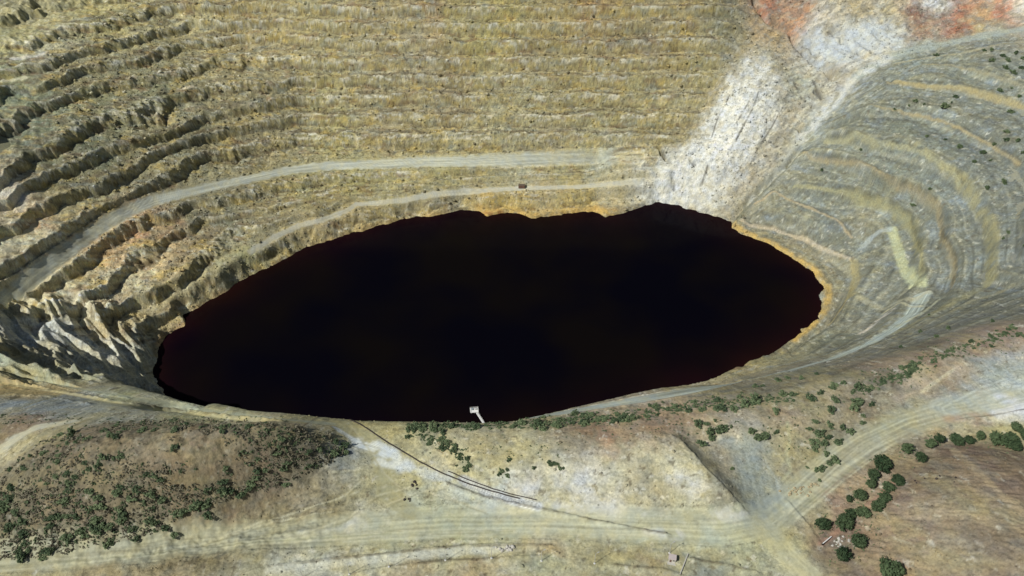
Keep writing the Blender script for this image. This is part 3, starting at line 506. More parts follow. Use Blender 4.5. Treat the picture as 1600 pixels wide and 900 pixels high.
stroke([(1150, 345), (1175, 318), (1215, 278), (1250, 240), (1290, 218)], 3, (112, 112, 92), .6, .6, 239)
for q_, (dy, c_) in enumerate([(-12, (150, 154, 144)), (11, (128, 128, 114)), (19, (156, 146, 120)), (26, (118, 112, 96))]):
    stroke([(a, b_ + dy) for a, b_, _ in ramp[3:-2]], 3, c_, .55, .6, 500 + q_ * 3, .3)
stroke([(1600, 470), (1500, 505), (1400, 548), (1300, 585)], 4, (112, 108, 94), .5, .7, 512, .4)
stroke([(1600, 440), (1520, 470), (1450, 505), (1390, 540)], 3, (158, 150, 112), .5, .7, 515, .4)
stroke([(1392, 362), (1402, 392), (1416, 420), (1440, 450)], 6.5, (190, 190, 142), .9, .4, 241)
stroke([(1340, 470), (1380, 478), (1430, 468), (1448, 458)], 5, (196, 188, 150), .5, .5, 243)
stroke([(1350, 515), (1372, 500), (1390, 487)], 5, (216, 204, 182), .9, .5, 244, .2)
stroke([(1345, 390), (1360, 375), (1388, 362)], 4, (172, 180, 176), .6, .6, 245)
stroke([(1500, 280), (1525, 318), (1545, 350), (1552, 385), (1546, 440)], 4.2, (166, 158, 114), .85, .6, 246, .8)
stroke([(1546, 440), (1500, 470), (1440, 500), (1400, 520)], 6, (158, 150, 104), .5, .5, 247)
stroke([(1430, 232), (1455, 250), (1480, 266), (1505, 285)], 4, (166, 156, 108), .7, .8, 248, .5)
stroke([(1333, 307), (1387, 323), (1428, 355), (1436, 393), (1440, 433)], 3, (160, 154, 110), .6, .8, 249, .5)
stroke([(1470, 335), (1473, 373), (1490, 410), (1487, 445)], 2, (160, 148, 112), .6, .8, 250, .5)
stroke([(1407, 173), (1433, 177), (1473, 190), (1517, 210), (1553, 227), (1593, 257)], 2, (160, 142, 104), .7, .5, 251)
stroke([(1387, 130), (1450, 133), (1500, 140), (1550, 153), (1600, 167)], 2.5, (168, 150, 100), .6, .5, 252)
TRK = [([(1290, 218), (1340, 214), (1367, 228), (1417, 232), (1453, 250), (1490, 272), (1505, 290)], 3.2, (166, 160, 120)), ([(1240, 292), (1290, 298), (1333, 305), (1387, 321), (1420, 343), (1434, 375), (1437, 400), (1438, 430)], 2.2, (168, 160, 112)),
 ([(1250, 240), (1327, 256), (1360, 266), (1390, 286), (1433, 301), (1465, 325), (1473, 350), (1474, 375), (1492, 405), (1494, 420), (1487, 450)], 2.0, (168, 152, 112)), ([(1355, 168), (1407, 172), (1433, 177), (1473, 190), (1517, 210), (1553, 227), (1593, 257)], 2.0, (166, 152, 110)),
 ([(1385, 128), (1450, 132), (1500, 139), (1550, 152), (1600, 166)], 2.6, (174, 158, 108)), ([(1440, 102), (1487, 102), (1533, 116), (1600, 136)], 1.8, (158, 148, 112)), ([(1400, 100), (1440, 92), (1500, 84), (1560, 70), (1600, 66)], 2.5, (176, 166, 128)),
 ([(1180, 318), (1210, 300), (1260, 322), (1300, 345), (1330, 372)], 2.5, (180, 160, 120)), ([(1160, 345), (1210, 352), (1260, 370), (1300, 392), (1330, 405)], 3.5, (194, 176, 142)), ([(1330, 405), (1336, 430), (1325, 468), (1300, 500)], 3, (178, 162, 112)),
 ([(1440, 480), (1400, 478), (1380, 486)], 3, (196, 188, 150)), ([(1400, 512), (1440, 490), (1470, 462)], 2.2, (188, 184, 146))]
for q_, (p_, w_, c_) in enumerate(TRK):
    stroke(p_, w_ * .75, c_, .75, .5, 540 + q_ * 4, .0, .3)
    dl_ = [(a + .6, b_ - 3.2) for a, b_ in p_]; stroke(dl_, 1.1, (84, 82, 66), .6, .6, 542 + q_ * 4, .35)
stroke([(1335, 410), (1338, 440), (1325, 470)], 5, (170, 156, 104), .7, .6, 253)
stroke([(1062, 682), (1080, 698), (1100, 718), (1122, 742), (1148, 770), (1166, 788)], 5.5, (112, 108, 86), .75, .7, 530, .6)
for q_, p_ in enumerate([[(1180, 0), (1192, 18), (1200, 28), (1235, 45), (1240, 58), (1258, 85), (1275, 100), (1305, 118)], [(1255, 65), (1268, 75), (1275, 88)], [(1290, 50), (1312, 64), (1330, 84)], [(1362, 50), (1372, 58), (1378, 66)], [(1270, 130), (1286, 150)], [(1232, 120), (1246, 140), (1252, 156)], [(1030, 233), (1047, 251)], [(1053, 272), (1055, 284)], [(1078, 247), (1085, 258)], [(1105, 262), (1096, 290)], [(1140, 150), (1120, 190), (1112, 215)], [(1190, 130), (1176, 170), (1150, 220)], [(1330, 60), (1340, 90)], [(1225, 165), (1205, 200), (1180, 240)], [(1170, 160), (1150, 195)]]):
    stroke(p_, 1.8 if q_ < 10 else 1.3, (84, 78, 66), .75, .6, 620 + q_ * 3, .6)  # ravines and creases darkened in the colour, as shade lying in them
mixc(allI, (198, 204, 202), samp(soft_inside([(1245, 40), (1290, 62), (1330, 38), (1400, 40), (1398, 74), (1330, 96), (1290, 100)], 2), VX + perlin(VX / 7, VY / 7, 665) * 6, VY + perlin(VX / 7, VY / 7, 666) * 6) * .6 * (C3.max(1) > .12))
# gutters and shore
stroke([(1140, 352), (1165, 365), (1200, 380), (1240, 404), (1272, 425), (1292, 450), (1292, 475), (1278, 500), (1240, 532)], 6, (208, 172, 94), .85, .8, 254, .8)
stroke([(480, 388), (520, 373), (600, 350), (640, 341), (700, 332)], 6, (204, 172, 106), .7, .8, 255)
stroke([(740, 329), (800, 334), (870, 334), (930, 328), (960, 335)], 8, (210, 174, 98), .85, .9, 256, .7)
stroke([(738, 327), (765, 333), (785, 330)], 3, (140, 84, 50), .6, .9, 257, .4)
stroke([(250, 540), (292, 503), (300, 484), (370, 446), (440, 406)], 5, (190, 158, 108), .6, .8, 258, .5)
# white mud below the pit rim and other plumes
WT = (206, 212, 206)
stroke([(522, 668), (545, 683), (562, 692)], 2.2, WT, .7, .5, 260); stroke([(560, 693), (590, 700), (612, 712), (628, 728)], 7, WT, .85, .5, 261, .5, .5)
stroke([(592, 722), (615, 727), (640, 733)], 4, WT, .8, .5, 262, .4); stroke([(625, 722), (650, 736), (680, 744), (700, 745)], 4.5, WT, .75, .6, 263, .4)
stroke([(680, 744), (695, 762), (720, 775), (780, 795)], 9, (192, 196, 180), .5, .8, 264, .4)
stroke([(724, 750), (755, 765), (800, 782), (840, 792)], 4.5, (200, 202, 196), .8, .4, 265, .0, .6)
stroke([(560, 803), (562, 818), (545, 824)], 5, (206, 204, 184), .8, .5, 266, .4); stroke([(470, 833), (520, 828), (560, 822)], 2, (190, 188, 160), .6, .5, 267)
stroke([(20, 88), (55, 88), (72, 82)], 5, (216, 210, 192), .85, .5, 270, .3)
stroke([(180, 62), (230, 50), (270, 42), (306, 36)], 3.5, (206, 196, 146), .75, .6, 271, .5)
stroke([(0, 312), (25, 302)], 10, (214, 206, 188), .8, .8, 272, .4)
stroke([(285, 142), (300, 136)], 3, (214, 202, 170), .8, .5, 273); stroke([(0, 125), (40, 121)], 3, (205, 200, 170), .7, .5, 274)
stroke([(300, 480), (300, 481)], 1, (0, 0, 0), 0)
for q, (px, wd_) in enumerate([([(885, 745), (915, 750), (920, 780), (955, 792)], 10), ([(800, 758), (830, 765)], 5), ([(1050, 745), (1080, 762), (1110, 770)], 6), ([(870, 790), (890, 795)], 4), ([(1060, 835), (1010, 832)], 3.5), ([(1120, 808), (1160, 800)], 5)]):
    stroke(px, wd_, (212, 212, 204), .5, .9, 280 + q * 3, .25)
stroke([(1320, 632), (1336, 633)], .1, (0, 0, 0), 0)
stroke([(1505, 575), (1440, 600), (1400, 620)], 7, (190, 172, 142), .7, .6, 300, .4); stroke([(1440, 612), (1490, 577)], 1.6, (206, 196, 160), .8, .4, 303)
stroke([(1560, 648), (1600, 636)], 6, (216, 216, 210), .9, .5, 305); stroke([(1480, 640), (1540, 610), (1600, 590)], 16, (176, 186, 176), .6, .9, 307, .5, .5)
stroke([(1565, 622), (1580, 625)], 6, (212, 214, 212), .8, .6, 309, .3); stroke([(1480, 655), (1540, 650)], 5, (184, 148, 116), .6, .8, 311, .5)
stroke([(1490, 705), (1520, 730), (1560, 770), (1600, 805)], 3.2, (176, 156, 120), .7, .5, 313)
stroke([(1283, 850), (1310, 830), (1330, 810), (1375, 775), (1400, 745)], 2.5, (164, 126, 102), .6, .5, 315)
stroke([(1230, 660), (1234, 690), (1228, 710), (1236, 735), (1222, 750)], 1.3, (190, 186, 140), .7, .5, 317); stroke([(1200, 730), (1212, 748), (1218, 770)], 1.0, (190, 194, 176), .7, .5, 318)
stroke([(1170, 690), (1180, 730), (1195, 790)], 18, (148, 157, 148), .7, .9, 319, .6, .2)
stroke([(420, 893), (520, 881), (600, 874), (700, 863), (790, 857)], 3.6, (206, 204, 178), .75, .5, 321)
for q, px in enumerate([[(0, 893), (200, 872), (400, 850), (600, 838), (800, 834), (1000, 836)], [(0, 880), (200, 866), (400, 842), (600, 830), (800, 826)], [(300, 858), (480, 846), (600, 842), (760, 838)], [(540, 845), (700, 832), (900, 826)], [(1225, 800), (1300, 745), (1380, 690)], [(1245, 810), (1320, 750), (1400, 690)], [(1215, 820), (1290, 745), (1340, 700)]]):
    stroke(px, .8, (204, 200, 164), .5, .6, 330 + q * 3, .5); 
for q, px in enumerate([[(0, 885), (220, 868), (420, 846), (610, 834)], [(500, 848), (620, 838), (800, 830)], [(1235, 808), (1310, 748), (1390, 690)]]):
    stroke(px, .7, (138, 138, 104), .5, .6, 370 + q * 3, .4)
for q, px in enumerate([[(545, 662), (575, 700), (600, 740), (640, 775)], [(600, 790), (650, 770), (700, 760)], [(585, 775), (640, 762), (690, 775), (760, 800)], [(470, 835), (540, 812), (590, 775)], [(300, 855), (400, 820), (500, 790), (560, 770)], [(350, 840), (430, 815), (520, 800)], [(520, 740), (560, 735), (566, 750), (540, 775), (500, 790)]]):
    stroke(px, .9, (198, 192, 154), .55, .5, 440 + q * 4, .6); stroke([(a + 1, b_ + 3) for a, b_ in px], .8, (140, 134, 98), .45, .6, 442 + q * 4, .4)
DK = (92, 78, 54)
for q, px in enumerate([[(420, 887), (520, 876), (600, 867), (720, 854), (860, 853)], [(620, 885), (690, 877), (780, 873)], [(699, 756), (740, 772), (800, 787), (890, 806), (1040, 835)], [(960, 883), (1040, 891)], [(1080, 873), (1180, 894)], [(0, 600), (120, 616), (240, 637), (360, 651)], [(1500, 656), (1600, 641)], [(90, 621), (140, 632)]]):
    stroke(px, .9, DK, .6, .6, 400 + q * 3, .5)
C3 *= 1 + sl_[:, None] * (np.array([1.09, 1.13, 1.18]) - 1)[None, :]
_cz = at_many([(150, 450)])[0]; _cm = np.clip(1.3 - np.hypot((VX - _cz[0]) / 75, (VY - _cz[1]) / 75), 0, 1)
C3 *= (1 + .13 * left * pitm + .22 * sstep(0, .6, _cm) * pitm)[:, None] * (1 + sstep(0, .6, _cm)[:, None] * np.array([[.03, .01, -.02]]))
C3 *= np.array([.975, 1.0, 1.02])[None, :] * (1 + .06 * SLM[:, None])
C3 = np.clip(C3, .012, .80)
g_ = C3.mean(1, keepdims=True); C3 = g_ + (C3 - g_) * (.86 + .10 * backm[:, None])
C3 = np.clip(C3, .01, .8)
print('colour', time.time() - T0)

# ------------------------------------------------------------------ regions: the pit walls, slope, slide, hills, roads, plateau
slope_r = ((wt > .25) & (VX > 150) & (rg < .8))
ri = np.zeros(VX.size, np.int8)           # 0 ground
ri[(z < -9)] = 6                          # terraced wall
xr = at_many([(1140, 345), (1245, 238), (1290, 165), (1400, 86), (1600, 46)])
ridge_x = np.interp(VY, xr[:, 1][np.argsort(xr[:, 1])], xr[:, 0][np.argsort(xr[:, 1])], left=xr[:, 0].min(), right=800)
ri[(z < -9) & (VX > 60) & (VX > np.where(VY < xr[:, 1].min(), 200, ridge_x))] = 7
sl_lum = C3.min(1)
def inside(px, P=None):
    P = at_many(px) if P is None else np.array(P)
    c = np.zeros(VX.size, bool); n = len(P)
    for i in range(n):
        x1, y1 = P[i]; x2, y2 = P[(i + 1) % n]
        m = ((y1 > VY) != (y2 > VY)); xx = (x2 - x1) * (VY - y1) / (y2 - y1 + 1e-12) + x1
        c ^= m & (VX < xx)
    return c
slide_poly = [(1000, 318), (1040, 250), (1090, 200), (1140, 120), (1190, 110), (1185, 50), (1240, 45), (1330, 60), (1400, 60), (1395, 84), (1340, 110), (1290, 163), (1245, 236), (1140, 343), (1060, 318)]
ri[inside(slide_poly)] = 8
ri[inside([(0, 730), (60, 690), (130, 663), (300, 658), (470, 668), (545, 690), (560, 720), (480, 750), (400, 790), (330, 805), (200, 842), (60, 868), (0, 868)])] = 9
ri[inside([(1330, 899), (1345, 860), (1370, 800), (1410, 745), (1450, 708), (1520, 694), (1600, 698), (1640, 780), (1640, 899)])] = 10
ri[REG > 0] = REG[REG > 0]
names = {0: ('ground', 'pale khaki plateau of bare mine soil between the pit and the camera'),
         1: ('haul_road', 'long grey haul road crossing the terraces of the left and back wall'),
         2: ('bench_road', 'narrow pale track on the lowest bench just above the water'),
         3: ('ramp_road', 'pale ramp road curving down the right side of the pit to the switchback'),
         4: ('dirt_road', 'wide tyre-marked dirt road running along the plateau and up to the right'),
         5: ('rim_track', 'thin tracks along the pit rim at the left edge'),
         6: ('pit_wall', 'khaki terraced pit wall with ragged rock benches on the left and back'),
         7: ('pit_slope', 'grey stepped pit slope on the right of the lake'),
         8: ('rock_slide', 'white rock slide running down to the lake between the two pit walls'),
         9: ('scrub_hill', 'brown rounded hill covered with shrubs in the left foreground'),
         10: ('bare_hill', 'bare brown hill in the lower right corner')}

def rock_mat(name, bump=.5, extra=1.0):
    m = bpy.data.materials.new(name); m.use_nodes = True; t = m.node_tree; N = t.nodes; L = t.links; bs = N['Principled BSDF']
    at = N.new('ShaderNodeAttribute'); at.attribute_name = 'soil'
    tc = N.new('ShaderNodeTexCoord')
    n1 = N.new('ShaderNodeTexNoise'); n1.inputs['Scale'].default_value = .9; n1.inputs['Detail'].default_value = 8; n1.inputs['Roughness'].default_value = .7
    n2 = N.new('ShaderNodeTexNoise'); n2.inputs['Scale'].default_value = .16; n2.inputs['Detail'].default_value = 6
    L.new(tc.outputs['Object'], n1.inputs['Vector']); L.new(tc.outputs['Object'], n2.inputs['Vector'])
    mr = N.new('ShaderNodeMapRange'); mr.inputs[1].default_value = .3; mr.inputs[2].default_value = .7; mr.inputs[3].default_value = 1 - .26 * extra; mr.inputs[4].default_value = 1 + .26 * extra
    L.new(n1.outputs[0], mr.inputs[0])
    mx = N.new('ShaderNodeVectorMath'); mx.operation = 'SCALE'; L.new(at.outputs['Color'], mx.inputs[0]); L.new(mr.outputs[0], mx.inputs['Scale'])
    hs = N.new('ShaderNodeMix'); hs.data_type = 'RGBA'; hs.blend_type = 'MULTIPLY'
    cr = N.new('ShaderNodeValToRGB'); e = cr.color_ramp.elements; e[0].position = .35; e[0].color = (.90, .93, 1.0, 1); e[1].position = .65; e[1].color = (1.04, 1.0, .90, 1)
    L.new(n2.outputs[0], cr.inputs[0]); hs.inputs[0].default_value = 1
    L.new(mx.outputs[0], hs.inputs[6]); L.new(cr.outputs[0], hs.inputs[7]); L.new(hs.outputs[2], bs.inputs['Base Color'])
    bs.inputs['Roughness'].default_value = .95; bs.inputs['Specular IOR Level'].default_value = .15
    bp = N.new('ShaderNodeBump'); bp.inputs['Strength'].default_value = bump; bp.inputs['Distance'].default_value = 1.2
    L.new(n1.outputs[0], bp.inputs['Height']); L.new(bp.outputs[0], bs.inputs['Normal'])
    return m
M_ROCK = rock_mat('terraced_rock', .9, 1.3); M_SOIL = rock_mat('mine_soil', .5, 1.0); M_ROAD = rock_mat('packed_dirt', .12, .45); M_SLIDE = rock_mat('bleached_rock', .8, 1.0)
jj, ii = np.meshgrid(np.arange(NR - 1), np.arange(NC - 1), indexing='ij')
v0 = (jj * NC + ii).ravel(); quads = np.c_[v0, v0 + 1, v0 + NC + 1, v0 + NC]
freg = ri[v0]
# drop quads lying deep under the lake
keep = ~((z[v0] < WATER - 14)); quads = quads[keep]; freg = freg[keep]
def mesh_obj(name, V, Q, Cc, mat):
    me = bpy.data.meshes.new(name); nq = len(Q)
    me.vertices.add(len(V)); me.vertices.foreach_set('co', V.astype(np.float32).ravel())
    me.loops.add(nq * 4); me.loops.foreach_set('vertex_index', Q.astype(np.int32).ravel())
    me.polygons.add(nq); me.polygons.foreach_set('loop_start', np.arange(0, nq * 4, 4, dtype=np.int32)); 
    me.update(calc_edges=True)
    a = me.attributes.new('soil', 'FLOAT_COLOR', 'POINT'); a.data.foreach_set('color', np.c_[Cc, np.ones(len(Cc))].astype(np.float32).ravel())
    me.polygons.foreach_set('use_smooth', np.ones(nq, bool))
    me.materials.append(mat); o = bpy.data.objects.new(name, me); COL.objects.link(o); return o
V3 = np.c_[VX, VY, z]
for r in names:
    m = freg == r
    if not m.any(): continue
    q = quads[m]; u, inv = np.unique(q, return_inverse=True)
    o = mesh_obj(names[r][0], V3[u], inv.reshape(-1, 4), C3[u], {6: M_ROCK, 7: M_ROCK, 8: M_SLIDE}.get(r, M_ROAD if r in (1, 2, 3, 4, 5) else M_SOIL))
    o['kind'] = 'structure'; o['label'] = names[r][1]; o['category'] = names[r][0].replace('_', ' ')
# the country beyond: one coarse sheet to the horizon, just under the edge of the fine one
def far_z(x, y):
    inb = (x > GX0) & (x < GX1) & (y > GY0) & (y < GY1)
    zz = samp(ZB, x, y); far = 30 + 45 * fbm(x / 900, y / 900, 4, 501)
    e = np.minimum(np.minimum(x - GX0, GX1 - x), np.minimum(y - GY0, GY1 - y)); f = sstep(0, 40, e)
    return zz * f + far * (1 - f)
fx_ = np.concatenate([np.linspace(-6000, -900, 40), np.linspace(-860, 860, 120), np.linspace(900, 6000, 40)])
fy_ = np.concatenate([np.linspace(-4000, -40, 30), np.linspace(0, 1200, 90), np.linspace(1260, 8000, 50)])
FX, FY = np.meshgrid(fx_, fy_); FZ = far_z(FX, FY)
infine = (np.abs(FX) < 150 + .44 * FY - 22) & (FY > 172) & (FY < YMAX - 14)
FZ = FZ - 2.5; nx_, ny_ = len(fx_), len(fy_)
a_, b_ = np.meshgrid(np.arange(ny_ - 1), np.arange(nx_ - 1), indexing='ij'); q0 = (a_ * nx_ + b_).ravel(); Q = np.c_[q0, q0 + 1, q0 + nx_ + 1, q0 + nx_]
inf = infine.ravel(); Q = Q[~inf[Q].all(1)]
FC = samp(CG, FX.ravel(), FY.ravel()) * (1 + .25 * fbm(FX.ravel() / 30, FY.ravel() / 30, 3, 511))[:, None]
ff = mesh_obj('countryside', np.c_[FX.ravel(), FY.ravel(), FZ.ravel()], Q, FC, M_SOIL)
ff['kind'] = 'structure'; ff['label'] = 'open country round the mine out to the horizon'
print('ground meshes', time.time() - T0)

# ------------------------------------------------------------------ water
wm = bpy.data.materials.new('dark_acid_water'); wm.use_nodes = True; t = wm.node_tree; bs = t.nodes['Principled BSDF']
bs.inputs['Base Color'].default_value = (.0035, .0012, .0022, 1); bs.inputs['Roughness'].default_value = .10; bs.inputs['IOR'].default_value = 1.33; bs.inputs['Specular IOR Level'].default_value = .05
tn = t.nodes.new('ShaderNodeTexNoise'); tn.inputs['Scale'].default_value = .5; tn.inputs['Detail'].default_value = 4
tb = t.nodes.new('ShaderNodeBump'); tb.inputs['Strength'].default_value = .05; tb.inputs['Distance'].default_value = .2
tc = t.nodes.new('ShaderNodeTexCoord'); t.links.new(tc.outputs['Object'], tn.inputs['Vector']); t.links.new(tn.outputs[0], tb.inputs['Height']); t.links.new(tb.outputs[0], bs.inputs['Normal'])
tv = t.nodes.new('ShaderNodeTexNoise'); tv.inputs['Scale'].default_value = .012; tv.inputs['Detail'].default_value = 2; t.links.new(tc.outputs['Object'], tv.inputs['Vector'])
rr = t.nodes.new('ShaderNodeValToRGB'); rr.color_ramp.elements[0].position = .4; rr.color_ramp.elements[0].color = (.0012, .0012, .004, 1); rr.color_ramp.elements[1].position = .62; rr.color_ramp.elements[1].color = (.0055, .004, .0025, 1)
t.links.new(tv.outputs[0], rr.inputs[0]); t.links.new(rr.outputs[0], bs.inputs['Base Color'])
LC = np.array(LAKE); lcx, lcy = 0.0, 505.0
_gx = np.arange(lcx - 345, lcx + 346, 5.0); _gy = np.arange(lcy - 210, lcy + 211, 5.0); _X, _Y = np.meshgrid(_gx, _gy); _X, _Y = _X.ravel(), _Y.ravel()
_cp = at_many([(x_, y_) for x_, y_ in []]) if False else None
_o = [tuple(p) for p in LC]; _d, _, _ = pdist(_X, _Y, _o, True)
_red = np.exp(-_d / 14.0) * (.6 + .5 * fbm(_X / 40, _Y / 40, 3, 520)); _red = np.clip(_red, 0, 1)
_a, _b = np.meshgrid(np.arange(len(_gy) - 1), np.arange(len(_gx) - 1), indexing='ij'); _q = (_a * len(_gx) + _b).ravel(); _Q = np.c_[_q, _q + 1, _q + len(_gx) + 1, _q + len(_gx)]
_in = (((_X - lcx) / 345) ** 2 + ((_Y - lcy) / 210) ** 2) < 1; _Q = _Q[_in[_Q].all(1)]
_c = np.outer(_red, (.013, .002, .0015)) + (.0012, .0010, .0016)
lw0 = mesh_obj('lake_water', np.c_[_X, _Y, _X * 0], _Q, _c, wm); me = lw0.data; bpy.data.objects.remove(lw0)
at_ = t.nodes.new('ShaderNodeAttribute'); at_.attribute_name = 'soil'; mxx = t.nodes.new('ShaderNodeMix'); mxx.data_type = 'RGBA'; mxx.blend_type = 'ADD'; mxx.inputs[0].default_value = .5
t.links.new(at_.outputs['Color'], mxx.inputs[6]); t.links.new(rr.outputs[0], mxx.inputs[7]); t.links.new(mxx.outputs[2], bs.inputs['Base Color'])
lw = bpy.data.objects.new('lake_water', me); COL.objects.link(lw); lw.location = (0, 0, WATER); lw['kind'] = 'structure'; lw['label'] = 'near-black still water filling the bottom of the pit'

# ------------------------------------------------------------------ simple materials
def mat(name, col, rough=.7, metal=0, noise=.15, scale=4.0, spec=.3):
    m = bpy.data.materials.new(name); m.use_nodes = True; t = m.node_tree; bs = t.nodes['Principled BSDF']
    bs.inputs['Roughness'].default_value = rough; bs.inputs['Metallic'].default_value = metal; bs.inputs['Specular IOR Level'].default_value = spec
    tc = t.nodes.new('ShaderNodeTexCoord'); n = t.nodes.new('ShaderNodeTexNoise'); n.inputs['Scale'].default_value = scale; n.inputs['Detail'].default_value = 5
    t.links.new(tc.outputs['Object'], n.inputs['Vector']); r = t.nodes.new('ShaderNodeValToRGB'); e = r.color_ramp.elements
    e[0].position = .3; e[1].position = .7; e[0].color = tuple(c * (1 - noise) for c in col) + (1,); e[1].color = tuple(min(1, c * (1 + noise)) for c in col) + (1,)
    t.links.new(n.outputs[0], r.inputs[0]); t.links.new(r.outputs[0], bs.inputs['Base Color']); return m
def leaf_mat(name, dark, light):
    m = bpy.data.materials.new(name); m.use_nodes = True; t = m.node_tree; bs = t.nodes['Principled BSDF']; bs.inputs['Roughness'].default_value = .8; bs.inputs['Specular IOR Level'].default_value = .1
    oi = t.nodes.new('ShaderNodeObjectInfo'); tc = t.nodes.new('ShaderNodeTexCoord'); n = t.nodes.new('ShaderNodeTexNoise'); n.inputs['Scale'].default_value = 1.6; n.inputs['Detail'].default_value = 3
    t.links.new(tc.outputs['Object'], n.inputs['Vector']); ad = t.nodes.new('ShaderNodeMath'); ad.operation = 'MULTIPLY_ADD'; ad.inputs[1].default_value = .35; t.links.new(oi.outputs['Random'], ad.inputs[0]); t.links.new(n.outputs[0], ad.inputs[2])
    r = t.nodes.new('ShaderNodeValToRGB'); e = r.color_ramp.elements; e[0].position = .42; e[1].position = .95; e[0].color = dark + (1,); e[1].color = light + (1,)
    t.links.new(ad.outputs[0], r.inputs[0]); t.links.new(r.outputs[0], bs.inputs['Base Color']); return m
M_LEAF = leaf_mat('pine_leaf', (.022, .042, .02), (.10, .14, .066)); M_LEAF2 = leaf_mat('shrub_leaf', (.055, .085, .045), (.19, .24, .12)); M_DRY = leaf_mat('dry_leaf', (.13, .12, .08), (.36, .33, .23))
M_BARK = mat('bark', (.09, .07, .05), .9); M_WHITE = mat('weathered_white_paint', (.72, .72, .68), .6, 0, .1); M_GALV = mat('galvanised_steel', (.50, .50, .47), .5, .2); M_PIPE = mat('dark_steel_pipe', (.05, .04, .035), .6, .2)
M_CONC = mat('old_concrete', (.48, .46, .40), .9); M_PINK = mat('pinkish_sheet_roof', (.50, .43, .40), .7); M_DARK = mat('dark_opening', (.02, .018, .016), .8); M_RUST = mat('rusty_steel', (.17, .10, .075), .8); M_OCHRE = mat('ochre_rubble', (.40, .33, .20), .9, 0, .4, .6)
M_BLOCK = mat('rendered_block_wall', (.55, .52, .45), .9); M_GREEN = mat('faded_blue_grey_pump', (.25, .30, .33), .6)

def tag(o, label=None, cat=None, group=None, kind=None):
    if label: o['label'] = label
    if cat: o['category'] = cat
    if group: o['group'] = group
    if kind: o['kind'] = kind
    return o
def empty(name, loc, rz=0, **k):
    o = bpy.data.objects.new(name, None); o.empty_display_size = .5; COL.objects.link(o); o.location = loc; o.rotation_euler = (0, 0, rz); tag(o, **k); return o
class MB:
    def __init__(s): s.bm = bmesh.new()
    def box(s, c, d, rz=0, bev=0.0, rx=0):
        r = bmesh.ops.create_cube(s.bm, size=1); M = Matrix.Translation(c) @ Matrix.Rotation(rz, 4, 'Z') @ Matrix.Rotation(rx, 4, 'X') @ Matrix.Diagonal((*d, 1))
        bmesh.ops.transform(s.bm, matrix=M, verts=r['verts'])
        if bev:
            es = list({e for v in r['verts'] for e in v.link_edges}); bmesh.ops.bevel(s.bm, geom=es, offset=bev, segments=1, affect='EDGES')
        return s
    def bar(s, a, b, r0, r1=None, n=8):
        a, b = Vector(a), Vector(b); d = b - a; r = bmesh.ops.create_cone(s.bm, cap_ends=True, segments=n, radius1=r0, radius2=r1 if r1 is not None else r0, depth=d.length)
        bmesh.ops.transform(s.bm, matrix=Matrix.Translation((a + b) / 2) @ d.to_track_quat('Z', 'Y').to_matrix().to_4x4(), verts=r['verts']); return s
    def build(s, name, m, parent=None, **k):
        me = bpy.data.meshes.new(name); s.bm.to_mesh(me); s.bm.free(); me.materials.append(m); o = bpy.data.objects.new(name, me); COL.objects.link(o); o.parent = parent; tag(o, **k); return o

# ------------------------------------------------------------------ vegetation
def crown_mesh(name, rx, ry, rz, cz, nclump, nleaf, ls, seed, m, flat=.55):
    rnd = random.Random(seed); V = []; Fc = []
    hv = [(rnd.uniform(.55, 1.15), rnd.uniform(0, 6.28)) for _ in range(5)]
    for c in range(nclump):
        while True:
            p = Vector((rnd.uniform(-1, 1), rnd.uniform(-1, 1), rnd.uniform(-.75, 1)))
            if .30 < p.length < 1 and rnd.random() < .35 + p.length: break
        cr = rnd.uniform(.18, .36); an = math.atan2(p.y, p.x); kk = min(h + .55 * abs(math.sin((an - a0) / 2)) for h, a0 in hv); p = Vector((p.x * kk, p.y * kk, p.z * (.7 + .3 * kk))) * (1 - cr * .5)
        for l in range(nleaf):
            d = Vector((rnd.gauss(0, 1), rnd.gauss(0, 1), rnd.gauss(0, 1))).normalized() * cr * rnd.uniform(.55, 1.08)
            q = p + d; ctr = Vector((q.x * rx, q.y * ry, cz + q.z * rz))
            n = (d.normalized() + Vector((rnd.gauss(0, .5), rnd.gauss(0, .5), rnd.gauss(.35, .5)))).normalized()
            u = n.orthogonal().normalized(); v = n.cross(u); a = rnd.uniform(0, 6.28); u, v = u * math.cos(a) + v * math.sin(a), v * math.cos(a) - u * math.sin(a)
            s = ls * rnd.uniform(.6, 1.3); k = len(V)
            V += [ctr + u * s, ctr + v * s * flat, ctr - u * s, ctr - v * s * flat]; Fc.append((k, k + 1, k + 2, k + 3))
    me = bpy.data.meshes.new(name); me.from_pydata([tuple(v) for v in V], [], Fc); me.materials.append(m); return me
def trunk_mesh(name, h, r, spread, seed, nl=5):
    rnd = random.Random(seed); b = MB(); top = Vector((rnd.uniform(-.1, .1) * h, rnd.uniform(-.1, .1) * h, h * .62))
    b.bar((0, 0, -.4), top, r, r * .55, 7)
    for i in range(nl):
        a = i * 6.283 / nl + rnd.uniform(-.4, .4); z0 = h * rnd.uniform(.3, .6); st = top * (z0 / top.z)
        b.bar(st, (math.cos(a) * spread * rnd.uniform(.5, .8), math.sin(a) * spread * rnd.uniform(.5, .8), h * rnd.uniform(.6, .9)), r * .4, r * .15, 5)
    me = bpy.data.meshes.new(name); b.bm.to_mesh(me); b.bm.free(); me.materials.append(M_BARK); return me
TREE = [(crown_mesh('crown', 1, 1, .62, 1.0, 46, 34, .115, s, M_LEAF), trunk_mesh('trunk', 1.3, .07, 1, s)) for s in (1, 2, 3)]
BUSH = [(crown_mesh('crown', 1, .9, .6, .55, 22, 20, .17, s, M_LEAF2), trunk_mesh('trunk', .7, .06, .8, s, 4)) for s in (11, 12, 13, 14)]
